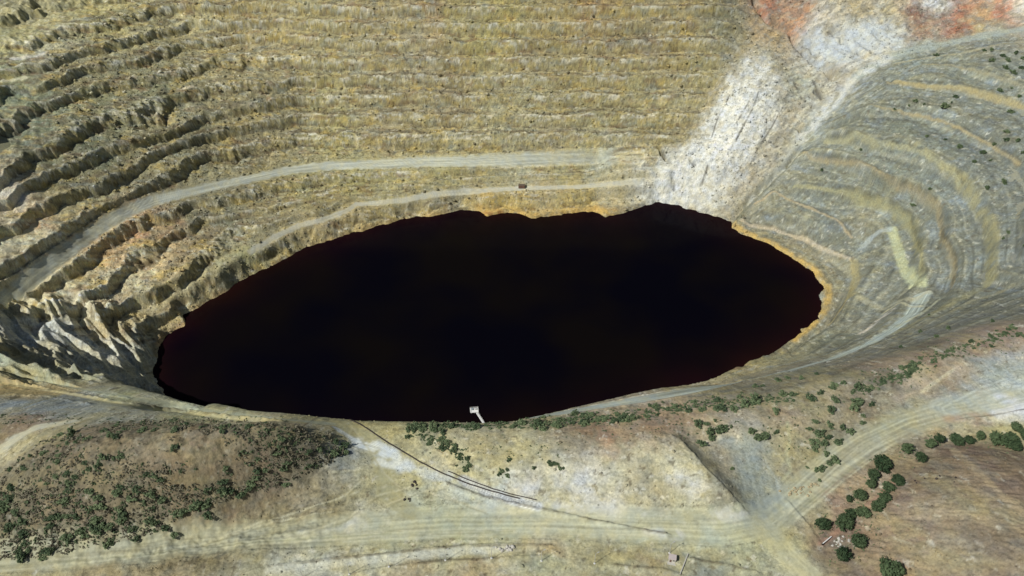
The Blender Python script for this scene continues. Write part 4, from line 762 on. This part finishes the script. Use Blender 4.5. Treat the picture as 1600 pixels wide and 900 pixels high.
DRYB = [(crown_mesh('crown', 1, .9, .5, .45, 18, 16, .18, s, M_DRY), trunk_mesh('trunk', .6, .05, .8, s, 4)) for s in (21, 22)]
vr = random.Random(5)
def plant(kind, name, x, y, r, label, cat, group=None, hs=1.0):
    cm, tm = vr.choice(kind); t = empty(name, (x, y, ground_z(x, y) - .05 * r), vr.uniform(0, 6.28), label=label, cat=cat, group=group)
    t.scale = (r * vr.uniform(.9, 1.35), r * vr.uniform(.8, 1.1), r * hs * vr.uniform(.85, 1.15))
    for nm, me in (('crown', cm), ('trunk', tm)):
        o = bpy.data.objects.new(nm, me); COL.objects.link(o); o.parent = t
    return t
def pxm(x, y):  # photo pixels per metre at a place on the ground
    return FPX / (y * cp + (CAMZ - samp(ZB, np.array([x]), np.array([y]))[0]) * sp)
def put(kind, name, lst, labels, cat, group, hs=1.0, k=.5):
    pts = at_many([(p[0], p[1] + p[2] * .22) for p in lst])
    for n_, (p, (x, y)) in enumerate(zip(lst, pts)):
        r = max(.8, p[2] * k / pxm(x, y)); lab = labels[n_] if isinstance(labels, list) else labels
        plant(kind, name, x, y, r, lab, cat, group, hs)
# big trees of the right foreground, each told apart
big = [(1387, 890, 46, 'largest green tree, cut by the bottom edge below the bare hill'), (1315, 868, 32, 'round green tree beside the pale rubble at the foot of the bare hill'), (1340, 846, 34, 'light green tree just above the rubble, casting a broad shadow'),
       (1283, 820, 28, 'lone round tree by the fork where the dirt road turns up'), (1316, 816, 30, 'bushy tree at the lower end of the dense row beside the bare hill'), (1328, 802, 22, 'second tree from the bottom of the dense row beside the bare hill'), (1346, 801, 24, 'tree in the middle of the dense row beside the bare hill'),
       (1368, 790, 24, 'low tree in the upper half of the dense row beside the bare hill'), (1380, 779, 22, 'topmost tree of the dense row, its shadow on the hill foot'), (1385, 762, 18, 'narrow shrub-like tree between the row and the tree with the long shadow'), (1402, 749, 22, 'small tree whose long dark shadow falls on the bare hill'),
       (1374, 724, 34, 'big dome-shaped dark tree standing alone at the road edge'), (1361, 744, 17, 'small round tree just below the dome-shaped tree'), (1359, 758, 17, 'small oval tree two below the dome-shaped tree'), (1342, 773, 24, 'oval tree at the road edge above the row'), (1326, 781, 13, 'tiny round tree touching the oval tree at the road edge'),
       (1413, 703, 24, 'oval tree on the road verge above the dome-shaped tree'), (1434, 719, 18, 'thin tree leaning along the foot of the hill'), (1452, 695, 22, 'tree at the left end of the line on the hill crest'), (1465, 690, 18, 'second tree of the line on the hill crest'), (1490, 688, 26, 'flat-topped dark tree in the middle of the crest line'), (1513, 690, 16, 'small low tree right of the flat-topped one on the crest line'),
       (1528, 683, 16, 'small tree left of the big dark clump on the crest line'), (1552, 688, 30, 'left half of the big dark clump of trees at the right edge'), (1572, 690, 32, 'right half of the big dark clump of trees at the right edge'), (1586, 671, 17, 'isolated small tree above the dark clump near the right edge'), (1598, 681, 24, 'tree cut by the right edge of the picture'), (1585, 698, 24, 'low green tree below the dark clump near the right edge')]
sb = [b for b in big if b[2] >= 22]; lb_s = [b for b in big if b[2] < 22]
put(TREE, 'tree', [b[:3] for b in sb], [b[3] for b in sb], 'tree', 'trees round the foot of the bare hill', .9, .48)
put(TREE, 'tree', [b[:3] for b in lb_s], [b[3] for b in lb_s], 'tree', 'trees round the foot of the bare hill', 1.1, .55)
# scattered bushes on the grey slope
dots = [(788, 257, 9), (1010, 240, 7), (1045, 235, 8), (1045, 290, 10), (1100, 255, 9), (1125, 280, 8), (1160, 250, 9), (1110, 320, 11), (1145, 345, 10), (1195, 270, 8), (1190, 312, 9), (880, 450, 8), (860, 482, 4), (1085, 430, 9), (1145, 403, 5), (1175, 455, 8), (815, 520, 14), (685, 492, 8), (657, 500, 5), (592, 510, 5), (725, 508, 5), (1138, 517, 9),
        (1107, 640, 10), (1060, 672, 7), (1112, 675, 9), (1160, 680, 9), (1015, 697, 10), (900, 680, 10), (1050, 733, 5), (968, 757, 8), (1185, 735, 8), (1105, 848, 12), (1020, 893, 9), (440, 683, 6), (250, 800, 7), (740, 645, 6), (830, 650, 5)]
D1 = [(1200 + a / 3, b / 3, c) for a, b, c in dots] + [(1200 + a / 3, 300 + b / 3, c) for a, b, c in [(675, 65, 8), (750, 5, 6), (1125, 187, 7), (1100, 220, 6), (1198, 260, 7), (1050, 605, 8), (845, 632, 8), (712, 657, 8), (785, 680, 9), (620, 725, 8), (750, 582, 5)]]
sp_lab = {16: 'largest dark bush in the middle of the grey slope', 0: 'single small bush on the yellow bench near the top of the grey slope', 31: 'dark bush on the lower right part of the grey slope near the picture edge', 33: 'lonely bush just right of the rock slide foot', 34: 'small bush low on the slope beside the dark ravine line'}
put(BUSH, 'bush', D1, [sp_lab.get(i, ('tiny' if p[2] < 6 else 'small' if p[2] < 9 else 'larger') + ' dark bush on the grey slope, ' + ('upper left part by the white slide' if p[0] < 1470 and p[1] < 200 else 'top right corner' if p[1] < 125 else 'upper right part' if p[1] < 200 else 'middle left part' if p[0] < 1480 and p[1] < 400 else 'middle right part' if p[1] < 260 else 'lower right part' if p[1] < 420 else 'bottom part below the yellow bench')) for i, p in enumerate(D1)], 'bush', 'bushes on the grey slope', 1.0, .55)
# clumps on the plateau rim right of centre
c1 = [(1180, 603, 12), (1192, 603, 8), (1215, 595, 12), (1230, 592, 9), (1252, 591, 11), (1276, 583, 8), (1303, 600, 14), (1318, 597, 10), (1282, 612, 12), (1222, 614, 14), (1238, 616, 12), (1267, 621, 17), (1180, 623, 22), (1163, 630, 16), (1212, 641, 15), (1339, 603, 15), (1356, 609, 10), (1305, 624, 14), (1341, 626, 18), (1362, 630, 10), (1335, 635, 17), (1298, 639, 14),
      (1348, 648, 8), (1347, 660, 9), (1273, 659, 10), (1297, 662, 13), (1315, 667, 13), (1328, 673, 15), (1279, 677, 15), (1272, 689, 17), (1294, 683, 13), (1309, 690, 13), (1173, 674, 13), (1194, 681, 20), (1213, 675, 9), (1264, 670, 10), (1183, 684, 15), (1288, 692, 15), (1305, 717, 17), (1291, 708, 10), (1281, 731, 17), (1261, 730, 5), (1280, 750, 6), (1144, 732, 7),
      (1090, 660, 15), (1126, 668, 22), (1108, 674, 18), (1111, 684, 14), (1096, 692, 15), (1142, 667, 7), (1117, 656, 7), (1104, 662, 9), (1300, 605, 12), (1272, 700, 10), (1296, 722, 12)]
lb = {45: 'widest dark bush above the grey basin, right of the yellow cliff', 40: 'lone leafy bush between the grey basin and the dirt road', 42: 'tiny round bush at the edge of the grey basin', 43: 'tiny dark bush at the foot of the yellow cliff', 12: 'broad dark bush on the rim above the ramp road', 33: 'dark bush at the top of the grey basin with smaller ones round it', 38: 'bush at the lower end of the thicket beside the dirt road'}
put(BUSH, 'shrub', c1, [lb.get(i, ('small' if p[2] < 10 else 'medium' if p[2] < 15 else 'broad') + ' dark shrub ' + ('above the head of the yellow cliff' if p[0] < 1150 else 'at the upper edge of the grey basin' if p[0] < 1225 and p[1] > 645 else 'below the ramp road above the grey basin' if p[0] < 1240 else 'directly below the ramp road, middle of the rim' if p[0] < 1290 and p[1] < 640 else 'on the rim left of the pale yard' if p[1] < 640 else 'in the upper thicket beside the dirt road' if p[1] < 680 else 'in the lower thicket beside the dirt road')) for i, p in enumerate(c1)], 'shrub', 'shrubs of the thicket right of centre', .95, .55)
# shrubs in a line along the rim and further right
def size_word(r, a, b): return 'small' if r < a else ('medium' if r < b else 'broad')
def scatter(px, n, spread, rmin, rmax):
    d = dens(px, 6); o = []
    for _ in range(n):
        p = vr.choice(d); o.append((p[0] + vr.gauss(0, 6), p[1] + vr.gauss(0, spread), vr.uniform(rmin, rmax)))
    return o
rl = scatter([(640, 668), (700, 666), (760, 665), (850, 666), (950, 656), (1010, 648)], 34, 2.5, 9, 16) + scatter([(830, 660), (900, 650), (960, 644), (1040, 634), (1100, 628), (1150, 620)], 22, 2.5, 8, 15) \
   + scatter([(1050, 640), (1100, 640), (1150, 636)], 8, 4, 9, 15) + scatter([(1360, 600), (1400, 585), (1430, 575), (1410, 572), (1450, 560)], 20, 4, 7, 13) + scatter([(1480, 550), (1530, 530), (1590, 512), (1600, 520), (1550, 540)], 14, 5, 6, 11)
def rim_lab(p):
    x, y, r = p
    w_ = ('left of the pump platform' if x < 742 else 'just right of the pump platform' if x < 820 else 'above the pale top of the knoll' if x < 885 else 'above the brown crest of the knoll' if x < 950 else 'where the ramp road reaches the rim' if x < 1040 else 'above the cliff top of the knoll' if x < 1110 else
          'above the grey basin' if x < 1180 else 'left of the pale yard at the right' if x < 1400 else 'on the bank above the pale yard' if x < 1480 else 'near the right edge of the picture')
    return size_word(r, 9.5, 12.5) + ' green shrub on the pit rim ' + w_
put(BUSH, 'shrub', rl, [rim_lab(p) for p in rl], 'shrub', 'shrubs along the near pit rim', .8, .55)
rl = scatter([(640, 672), (680, 680), (700, 690), (715, 705), (725, 725)], 30, 7, 8, 15) + scatter([(845, 735), (870, 722), (880, 728)], 8, 3, 6, 9) + scatter([(770, 735), (790, 742), (800, 720)], 6, 5, 6, 10)
put(BUSH, 'shrub', rl, [size_word(p[2], 9, 12) + ' green shrub ' + ('on the upper knoll beside the pipeline top' if p[0] < 670 else 'in the green streak running down the knoll' if p[0] < 705 and p[1] < 700 else 'at the lower end of the green streak on the knoll' if p[0] < 745 else 'above the pipe end on the knoll' if p[0] < 825 else 'on top of the white mud slope') for p in rl], 'shrub', 'shrubs on the middle knoll', .8, .5)
# scrub on the left hill: single shrubs told apart, the small stuff as one mass
hillp = [(285, 800, 20, 'bright green shrub at the foot of the scrub hill, near its right end'), (325, 806, 16, 'bright green shrub beside the reddish soil patch below the scrub hill'), (273, 834, 14, 'small green shrub standing out at the lower edge of the scrub hill'), (112, 674, 18, 'bright green bush beside the white path at the top left of the scrub hill'), (350, 762, 18, 'pale green shrub on the right flank of the scrub hill'),
         (35, 868, 22, 'green bush at the lower left foot of the scrub hill'), (5, 790, 24, 'dense green bush cut by the left edge of the picture')]
put(BUSH, 'bush', [h[:3] for h in hillp], [h[3] for h in hillp], 'bush', 'bushes round the scrub hill', .9, .5)
def inpoly(x, y, P):
    c = False; n = len(P)
    for i in range(n):
        x1, y1 = P[i]; x2, y2 = P[(i + 1) % n]
        if (y1 > y) != (y2 > y) and x < (x2 - x1) * (y - y1) / (y2 - y1) + x1: c = not c
    return c
HP = [(0, 740), (60, 692), (120, 668), (200, 658), (300, 656), (400, 660), (460, 666), (545, 692), (548, 712), (500, 730), (430, 765), (380, 770), (340, 790), (290, 808), (230, 838), (160, 852), (60, 872), (0, 876)]
hs_ = []; sm = []; md = []
def hd(x, y):  # how thick the scrub stands
    d = .22 + .9 * max(0, float(perlin(np.array([x / 45.]), np.array([y / 22.]), 601)[0]) + .2)
    if y > 770 - x * .05: d += .35
    if x < 120: d += .25
    if y < 674: d += .8
    if 380 < x and 670 < y < 735: d += .5
    if abs(x - 250) < 90 and abs(y - 700) < 22: d -= .45
    d *= .35 + 1.5 * min(1, max(0, float(perlin(np.array([x / 19. + 7]), np.array([y / 9. + 3]), 605)[0]) + .38))
    if 270 < x < 400 and 690 < y < 760: d -= .3
    return d
while len(hs_) < 135:
    x, y = vr.uniform(0, 550), vr.uniform(655, 880)
    if inpoly(x, y, HP) and vr.random() < hd(x, y): hs_.append((x, y, vr.uniform(11, 19) * (1.15 if y > 760 else .85)))
def hill_lab(p):
    x, y, r = p
    c_ = 'at the left edge' if x < 55 else 'far left part' if x < 110 else 'below the white path' if x < 220 else 'middle' if x < 330 else 'right half' if x < 440 else 'right end'
    r_ = 'on the crest' if y < 690 else 'on the upper slope' if y < 735 else 'on the lower slope' if y < 785 else 'at the foot'
    return size_word(r, 12.5, 16) + ' shrub ' + r_ + ' of the scrub hill, ' + c_
put(BUSH, 'shrub', hs_, [hill_lab(p) for p in hs_], 'shrub', 'shrubs covering the scrub hill', .7, .5)
while len(md) < 900:
    x, y = vr.uniform(0, 550), vr.uniform(655, 878)
    if inpoly(x, y, HP) and vr.random() < hd(x, y): md.append((x, y, vr.uniform(6, 12)))
while len(sm) < 2800:
    x, y = vr.uniform(0, 555), vr.uniform(655, 885)
    if inpoly(x, y, HP) and vr.random() < hd(x, y) + .15: sm.append((x, y, vr.uniform(3, 6.5)))
def stuff_scrub(name, lst, base, m, label, k=.5, cat=None):
    pts = at_many([(p[0], p[1]) for p in lst]); V = []; Fc = []
    nb = len(base.vertices); bv = np.zeros(nb * 3, np.float32); base.vertices.foreach_get('co', bv); bv = bv.reshape(-1, 3)
    bf = np.array([list(p.vertices) for p in base.polygons]); VV = []; FF = []
    for n_, (p, (x, y)) in enumerate(zip(lst, pts)):
        r = p[2] * k / pxm(x, y); a = vr.uniform(0, 6.28); ca, sa = math.cos(a), math.sin(a)
        q = bv * r; q = np.c_[q[:, 0] * ca - q[:, 1] * sa + x, q[:, 0] * sa + q[:, 1] * ca + y, q[:, 2] * vr.uniform(.6, 1) + ground_z(x, y) - .1]
        VV.append(q); FF.append(bf + n_ * nb)
    VV = np.concatenate(VV); FF = np.concatenate(FF); me = bpy.data.meshes.new(name); nq = len(FF)
    me.vertices.add(len(VV)); me.vertices.foreach_set('co', VV.astype(np.float32).ravel()); me.loops.add(nq * 4); me.loops.foreach_set('vertex_index', FF.astype(np.int32).ravel())
    me.polygons.add(nq); me.polygons.foreach_set('loop_start', np.arange(0, nq * 4, 4, dtype=np.int32)); me.update(calc_edges=True); me.materials.append(m)
    o = bpy.data.objects.new(name, me); COL.objects.link(o); tag(o, label, cat or 'scrub', None, 'stuff'); return o
tuft = crown_mesh('tuft', 1, .9, .5, .35, 6, 6, .36, 31, M_DRY)
tuft3 = crown_mesh('tuft', 1, .9, .5, .38, 10, 8, .28, 33, M_DRY)
stuff_scrub('low_scrub', sm[:1700], tuft, M_DRY, 'dry grey-green scrub and grass tufts covering the left hill')
stuff_scrub('dry_scrub', md[:560], tuft3, M_DRY, 'dry olive scrub between the larger shrubs of the left hill')
tuft2 = crown_mesh('tuft', 1, .9, .5, .35, 6, 6, .36, 32, M_LEAF2)
stuff_scrub('green_scrub', md[560:] + sm[1700:], tuft2, M_LEAF2, 'small green scrub between the larger shrubs of the left hill')
uh = [(b[0] + vr.gauss(0, b[2] * .45), b[1] + vr.gauss(3, b[2] * .3), vr.uniform(3, 7)) for b in big for _ in range(7) if b[1] < 880]
bh = [(vr.uniform(1350, 1598), vr.uniform(705, 898), vr.uniform(1.6, 4)) for _ in range(520)]
ms = []
for _ in range(700):
    c_ = vr.choice([(780, 700, 110, 22), (900, 655, 140, 10), (1000, 670, 130, 16), (1230, 640, 110, 28), (1400, 590, 60, 14), (1520, 545, 80, 14), (1330, 830, 50, 28), (60, 655, 60, 8), (1250, 690, 60, 30), (250, 655, 200, 4)])
    ms.append((c_[0] + vr.uniform(-1, 1) * c_[2], c_[1] + vr.uniform(-1, 1) * c_[3], vr.uniform(2.5, 6.5)))
for _ in range(760):
    p_ = vr.choice(dens([(640, 667), (760, 663), (850, 662), (930, 655), (1010, 645), (1080, 636), (1150, 630), (1230, 622)], 5) + dens([(1330, 612), (1400, 590), (1450, 566), (1520, 540), (1590, 518)], 9) + dens([(650, 680), (700, 692), (725, 722)], 6)); ms.append((p_[0] + vr.gauss(0, 5), p_[1] + vr.gauss(0, 4.5), vr.uniform(5, 11)))
stuff_scrub('rim_scrub', [m for m in ms if m[0] < 1598], tuft2, M_LEAF2, 'tiny scrub plants scattered over the near rim and knoll')
stuff_scrub('hill_tufts', [q for q in bh if q[1] > 705 + max(0, 1450 - q[0]) * 1.1], tuft, M_DRY, 'dry tufts dotted over the bare brown hill')
stuff_scrub('undergrowth', [q for q in uh if q[0] < 1597 and q[1] < 897], tuft2, M_LEAF2, 'low undergrowth between the trees along the bare hill')
print('plants', time.time() - T0)

# ------------------------------------------------------------------ built things
# pump platform on the water with its gangway
px_ = at_z(741, 640.5, WATER + .9); R2z = R(6)
pp = empty('pump_platform', (px_[0], px_[1], WATER), R2z, label='white floating pump platform moored on the black water near the rim', cat='platform')
MB().box((0, 0, .62), (5.6, 4.2, .18)).build('deck', M_WHITE, pp)
for sx in (-1.9, 0, 1.9): MB().bar((sx, -2.1, .25), (sx, 2.1, .25), .34, .34, 10).build('float', M_GALV, pp)
MB().box((-1.2, .6, 1.25), (1.3, 1.2, 1.0), 0, .06).build('pump_housing', M_GREEN, pp); MB().box((1.2, .5, 1.15), (1.2, 1.2, .9), 0, .06).build('pump_housing', M_GALV, pp)
for ax, ay in ((-2.7, -2), (-2.7, 2), (2.7, 2), (2.7, -2), (0, 2), (-2.7, 0), (2.7, 0)): MB().bar((ax, ay, .7), (ax, ay, 1.8), .06, .06, 6).build('railing_post', M_WHITE, pp)
rb = MB()
for a, b_ in (((-2.7, -2), (-2.7, 2)), ((-2.7, 2), (2.7, 2)), ((2.7, 2), (2.7, -2))):
    for h in (1.3, 1.78): rb.bar((*a, h), (*b_, h), .05, .05, 6)
rb.build('railing', M_WHITE, pp)
e0 = Vector((*at_z(745, 645, WATER + .8), WATER + .8)); e1 = Vector((*at_z(756, 662, WATER + 2.5), WATER + 2.5)); gl = (e1 - e0)
gw = empty('gangway', e0, math.atan2(gl.y, gl.x), label='narrow white gangway from the pump platform towards the near shore', cat='gangway')
Lg = math.hypot(gl.x, gl.y); rz_ = -math.atan2(gl.z, Lg)
b = MB(); b.bar((0, 0, 0), (Lg, 0, gl.z), .05); b.build('beam', M_GALV, gw)
np_ = 12
for i in range(np_):
    f = (i + .5) / np_; MB().box((Lg * f, 0, gl.z * f + .1), (Lg / np_ * .93, 1.35, .07)).build('plank', M_WHITE, gw)
for s in (-1, 1):
    b = MB(); b.bar((0, s * .7, 1.0), (Lg, s * .7, gl.z + 1.0), .05, .05, 6)
    for i in range(6): f = i / 5; b.bar((Lg * f, s * .7, gl.z * f), (Lg * f, s * .7, gl.z * f + 1.0), .04, .04, 5)
    b.build('handrail', M_WHITE, gw)
# the hut by the road
hx, hy = at_many([(1050, 875)])[0]; hz = ground_z(hx, hy)
hut = empty('utility_hut', (hx, hy, hz), R(-12), label='small block hut with a pale pinkish roof beside the dirt road, bottom right of centre', cat='hut')
MB().box((0, 0, 1.15), (3.3, 2.6, 2.5)).build('wall', M_BLOCK, hut)
MB().box((0, 0, 2.5), (3.8, 3.1, .16), 0, .03).build('roof', M_PINK, hut)
MB().box((0, 0, 2.62), (.5, .4, .16)).build('roof_vent', M_GALV, hut)
dr = MB().box((-.7, -1.33, .95), (.9, .06, 1.9)).build('door', M_RUST, hut); MB().box((-.38, -1.385, .95), (.08, .05, .14)).build('handle', M_GALV, dr)
wn = MB().box((.8, -1.325, 1.5), (.8, .05, .6)).build('window', M_DARK, hut); MB().box((.8, -1.37, 1.17), (.95, .12, .06)).build('sill', M_CONC, wn)
MB().box((0, -2.0, .04), (4.2, 1.6, .12), 0, .02).build('doorstep', M_CONC, hut)
hut.scale = (.8, .8, .85)
# low wall with a lane beside it
wa, wb = at_many([(1075, 866), (1062, 899)]); 
wz = empty('stone_wall', (wa[0], wa[1], ground_z(*wa)), math.atan2(wb[1] - wa[1], wb[0] - wa[0]), label='low pale wall running down from the hut to the bottom edge', cat='wall')
Lw = math.hypot(*(wb - wa)); nw = 9; wz.scale = (1, .7, .6)
for i in range(nw):
    f = (i + .5) / nw; qx, qy = wa + (wb - wa) * f; hz_ = ground_z(qx, qy) - wz.location.z
    MB().box((Lw * f, 0, hz_ + .55), (Lw / nw * .97, .55, 1.3 + vr.uniform(-.08, .08)), 0, .05).build('stone_block', M_CONC, wz)
# lamp posts along the lower track
posts = [(473, 903, 'lamp post at the far left end of the row beside the pale track'), (546, 899, 'lamp post standing beside a dark bush on the pale track'), (608, 888, 'lamp post with long thin shadow, third from the left'), (696, 876, 'lamp post in the middle of the row between the two earth banks'), (768, 874, 'lamp post just left of the pale rock heap'), (846, 877, 'lamp post just right of the pale rock heap'), (929, 880, 'lamp post nearest the hut on its left'), (1046, 864, 'lamp post standing right behind the hut')]
pw_ = at_many([p[:2] for p in posts])
def make_post(x, y, lab):
    t = empty('lamp_post', (x, y, ground_z(x, y)), R(25), label=lab, cat='lamp post', group='lamp posts along the lower track'); return t
pm = None
for (x, y), p in zip(pw_, posts):
    t = make_post(x, y, p[2])
    if pm is None:
        a = MB().bar((0, 0, -.3), (0, 0, 6.6), .13, .08, 7).build('pole', M_GALV, t); b_ = MB().bar((0, 0, 6.5), (1.0, 0, 6.8), .05, .05, 6).build('arm', M_GALV, t)
        c_ = MB().box((1.25, 0, 6.82), (.75, .34, .16), 0, .04).build('lamp_head', M_GALV, t); d_ = MB().box((0, 0, .1), (.7, .7, .35), 0, .05).build('footing', M_WHITE, t); pm = (a, b_, c_, d_)
    else:
        for q in pm: o = q.copy(); COL.objects.link(o); o.parent = t
# pipelines and fence posts
def tube(name, P, rad, m, label, cat, lift, step=3.0, parent=None, group=None):
    pts = []
    for a, b_ in zip(P[:-1], P[1:]):
        n = max(1, int(math.hypot(a[0] - b_[0], a[1] - b_[1]) / step))
        for i in range(n): f = i / n; pts.append((a[0] + (b_[0] - a[0]) * f, a[1] + (b_[1] - a[1]) * f))
    pts.append(P[-1]); cu = bpy.data.curves.new(name, 'CURVE'); cu.dimensions = '3D'; s = cu.splines.new('POLY'); s.points.add(len(pts) - 1)
    for q, (x, y) in zip(s.points, pts): q.co = (x, y, ground_z(x, y) + lift, 1)
    cu.bevel_depth = rad; cu.bevel_resolution = 1; ob = bpy.data.objects.new(name, cu); dg = bpy.context.evaluated_depsgraph_get()
    COL.objects.link(ob); dg.update(); me = bpy.data.meshes.new_from_object(ob.evaluated_get(dg)); bpy.data.objects.remove(ob); me.materials.clear(); me.materials.append(m); me.name = name
    o = bpy.data.objects.new(name, me); COL.objects.link(o); o.parent = parent; tag(o, label, cat, group); return o
tube('pipeline', wl([(537, 655), (547, 657), (561, 663), (577, 673), (589, 681), (607, 693), (622, 702), (637, 711), (660, 725), (690, 740), (722, 753), (740, 759), (755, 764), (773, 769), (791, 774), (812, 779)], 6), .26, M_PIPE, 'long dark steel pipe running from the pit rim down past the white mud', 'pipe', .3, group='pipes beside the white mud')
tube('pipeline', wl([(700, 737), (726, 748), (740, 753), (770, 764), (791, 770), (815, 776), (838, 782)], 6), .22, M_PIPE, 'shorter dark pipe lying parallel on the uphill side of the white strip', 'pipe', .25, group='pipes beside the white mud')
# white barrier beam, rubble, rusty tank, gate posts
q0_, q1_ = at_many([(1284, 853), (1298, 841)])
bmz = empty('barrier_beam', (q0_[0], q0_[1], ground_z(*q0_)), math.atan2(q1_[1] - q0_[1], q1_[0] - q0_[0]), label='white barrier beam beside the track at the foot of the bare hill', cat='barrier')
lb_ = float(np.hypot(*(q1_ - q0_)))
MB().box((lb_ / 2, 0, 1.0), (lb_, .35, .3), 0, .04).build('beam', M_WHITE, bmz); MB().box((.2, 0, .5), (.4, .5, 1.2), 0, .04).build('support_post', M_DARK, bmz); MB().box((lb_ - .3, 0, .45), (.25, .3, 1.0), 0, .03).build('support_post', M_CONC, bmz)
tx, ty = at_many([(815, 293)])[0]
tk = empty('rusty_container', (tx, ty, ground_z(tx, ty)), 0, label='rust-brown container standing on the low bench track above the far shore', cat='container')
MB().box((0, 0, 1.5), (5.6, 2.6, 2.8), 0, .06).build('body', M_RUST, tk); MB().box((0, 0, 2.95), (5.7, 2.7, .12)).build('roof', mat('brown_sheet', (.13, .10, .07), .8), tk)
for s in (-1, 1): MB().box((s * 1.38, -1.33, 1.5), (2.6, .08, 2.5)).build('door', M_RUST, tk)
def rock_mesh(seed, m):
    bm = bmesh.new(); bmesh.ops.create_icosphere(bm, subdivisions=1, radius=1); rnd = random.Random(seed)
    for v in bm.verts: v.co *= rnd.uniform(.7, 1.25); v.co.z *= .75
    me = bpy.data.meshes.new('boulder'); bm.to_mesh(me); bm.free(); me.materials.append(m); return me
def rocks(px, n, spread, r0, r1, m, label, group):
    ms_ = [rock_mesh(s, m) for s in (41, 42, 43)]
    pts = at_many([(px[0] + vr.gauss(0, spread[0]), px[1] + vr.gauss(0, spread[1])) for _ in range(n)])
    for x, y in pts:
        o = bpy.data.objects.new('boulder', vr.choice(ms_)); COL.objects.link(o); r = vr.uniform(r0, r1); o.location = (x, y, ground_z(x, y) + r * .3); o.scale = (r, r * vr.uniform(.7, 1.1), r); o.rotation_euler = (vr.uniform(-.4, .4), vr.uniform(-.4, .4), vr.uniform(0, 6)); tag(o, label, 'boulder', group)
rocks((1245, 768), 26, (9, 4.5), .25, .8, M_OCHRE, 'ochre boulder in the heap at the edge of the grey basin', 'ochre boulders by the basin')
rocks((1270, 759), 8, (6, 2), .3, .8, M_OCHRE, 'small ochre boulder strung out right of the heap by the basin', 'ochre boulders trailing from the heap')
rocks((1310, 848), 16, (11, 5), .25, .8, M_CONC, 'pale rubble block between the barrier beam and the trees', 'pale rubble by the barrier')
rocks((794, 858), 12, (9, 3), .5, 1.2, M_CONC, 'pale boulder in the heap between two lamp posts', 'pale boulders by the lamp posts')
rocks((645, 758), 7, (4, 3), .4, .8, M_PIPE, 'dark lump lying on the plateau below the white mud', 'dark lumps on the plateau')
rocks((637, 780), 6, (5, 2), .3, .7, M_PIPE, 'dark stone lying on the plateau beside the faint track', 'dark stones by the faint track')
rocks((1440, 745), 8, (40, 8), .3, .7, M_PIPE, 'small dark stone on the flank of the bare hill', 'dark stones on the bare hill')

# loose stones everywhere on the slopes (nobody could count them)
def stones(name, n, box, r0, r1, label, sel=None):
    base = rock_mesh(51, M_CONC); bv = np.zeros(len(base.vertices) * 3, np.float32); base.vertices.foreach_get('co', bv); bv = bv.reshape(-1, 3)
    bf = np.array([list(p.vertices) for p in base.polygons]); rg_ = np.random.RandomState(3); idx = rg_.choice(np.nonzero(sel)[0], n)
    rr_ = rg_.uniform(r0, r1, n) * (1 + 1.2 * (rg_.rand(n) > .93)); P = np.c_[VX[idx] + rg_.uniform(-.3, .3, n), VY[idx] + rg_.uniform(-.3, .3, n), zf[idx] + rr_ * .15]
    a = rg_.uniform(0, 6.28, n); ca, sa = np.cos(a), np.sin(a)
    q = bv[None] * rr_[:, None, None]; q = np.stack([q[..., 0] * ca[:, None] - q[..., 1] * sa[:, None], q[..., 0] * sa[:, None] + q[..., 1] * ca[:, None], q[..., 2]], -1) + P[:, None, :]
    FF = (bf[None] + (np.arange(n) * len(bv))[:, None, None]).reshape(-1, 3); me = bpy.data.meshes.new(name); nt_ = len(FF)
    me.vertices.add(n * len(bv)); me.vertices.foreach_set('co', q.astype(np.float32).ravel()); me.loops.add(nt_ * 3); me.loops.foreach_set('vertex_index', FF.astype(np.int32).ravel())
    me.polygons.add(nt_); me.polygons.foreach_set('loop_start', np.arange(0, nt_ * 3, 3, dtype=np.int32)); me.update(calc_edges=True)
    cc = np.repeat(np.clip(C3[idx] * rg_.uniform(.6, 1.25, n)[:, None], 0, .8), len(bv), 0); at_ = me.attributes.new('soil', 'FLOAT_COLOR', 'POINT'); at_.data.foreach_set('color', np.c_[cc, np.ones(len(cc))].astype(np.float32).ravel())
    me.materials.append(M_ROCK); o = bpy.data.objects.new(name, me); COL.objects.link(o); tag(o, label, 'stones', None, 'stuff')
vis = np.abs(VX) < 128 + .37 * VY
stones('loose_stones', 13000, None, .25, .75, 'loose stones littering the benches and slopes of the pit', vis & (z > WATER) & (VY > 470) & ((ri == 6) | (ri == 8)))
stones('plateau_stones', 2500, None, .15, .38, 'small stones strewn over the plateau and the bare hill', vis & ((ri == 0) | (ri == 10)) & (REG == 0))
print('done', time.time() - T0, 'objects', len(bpy.data.objects))
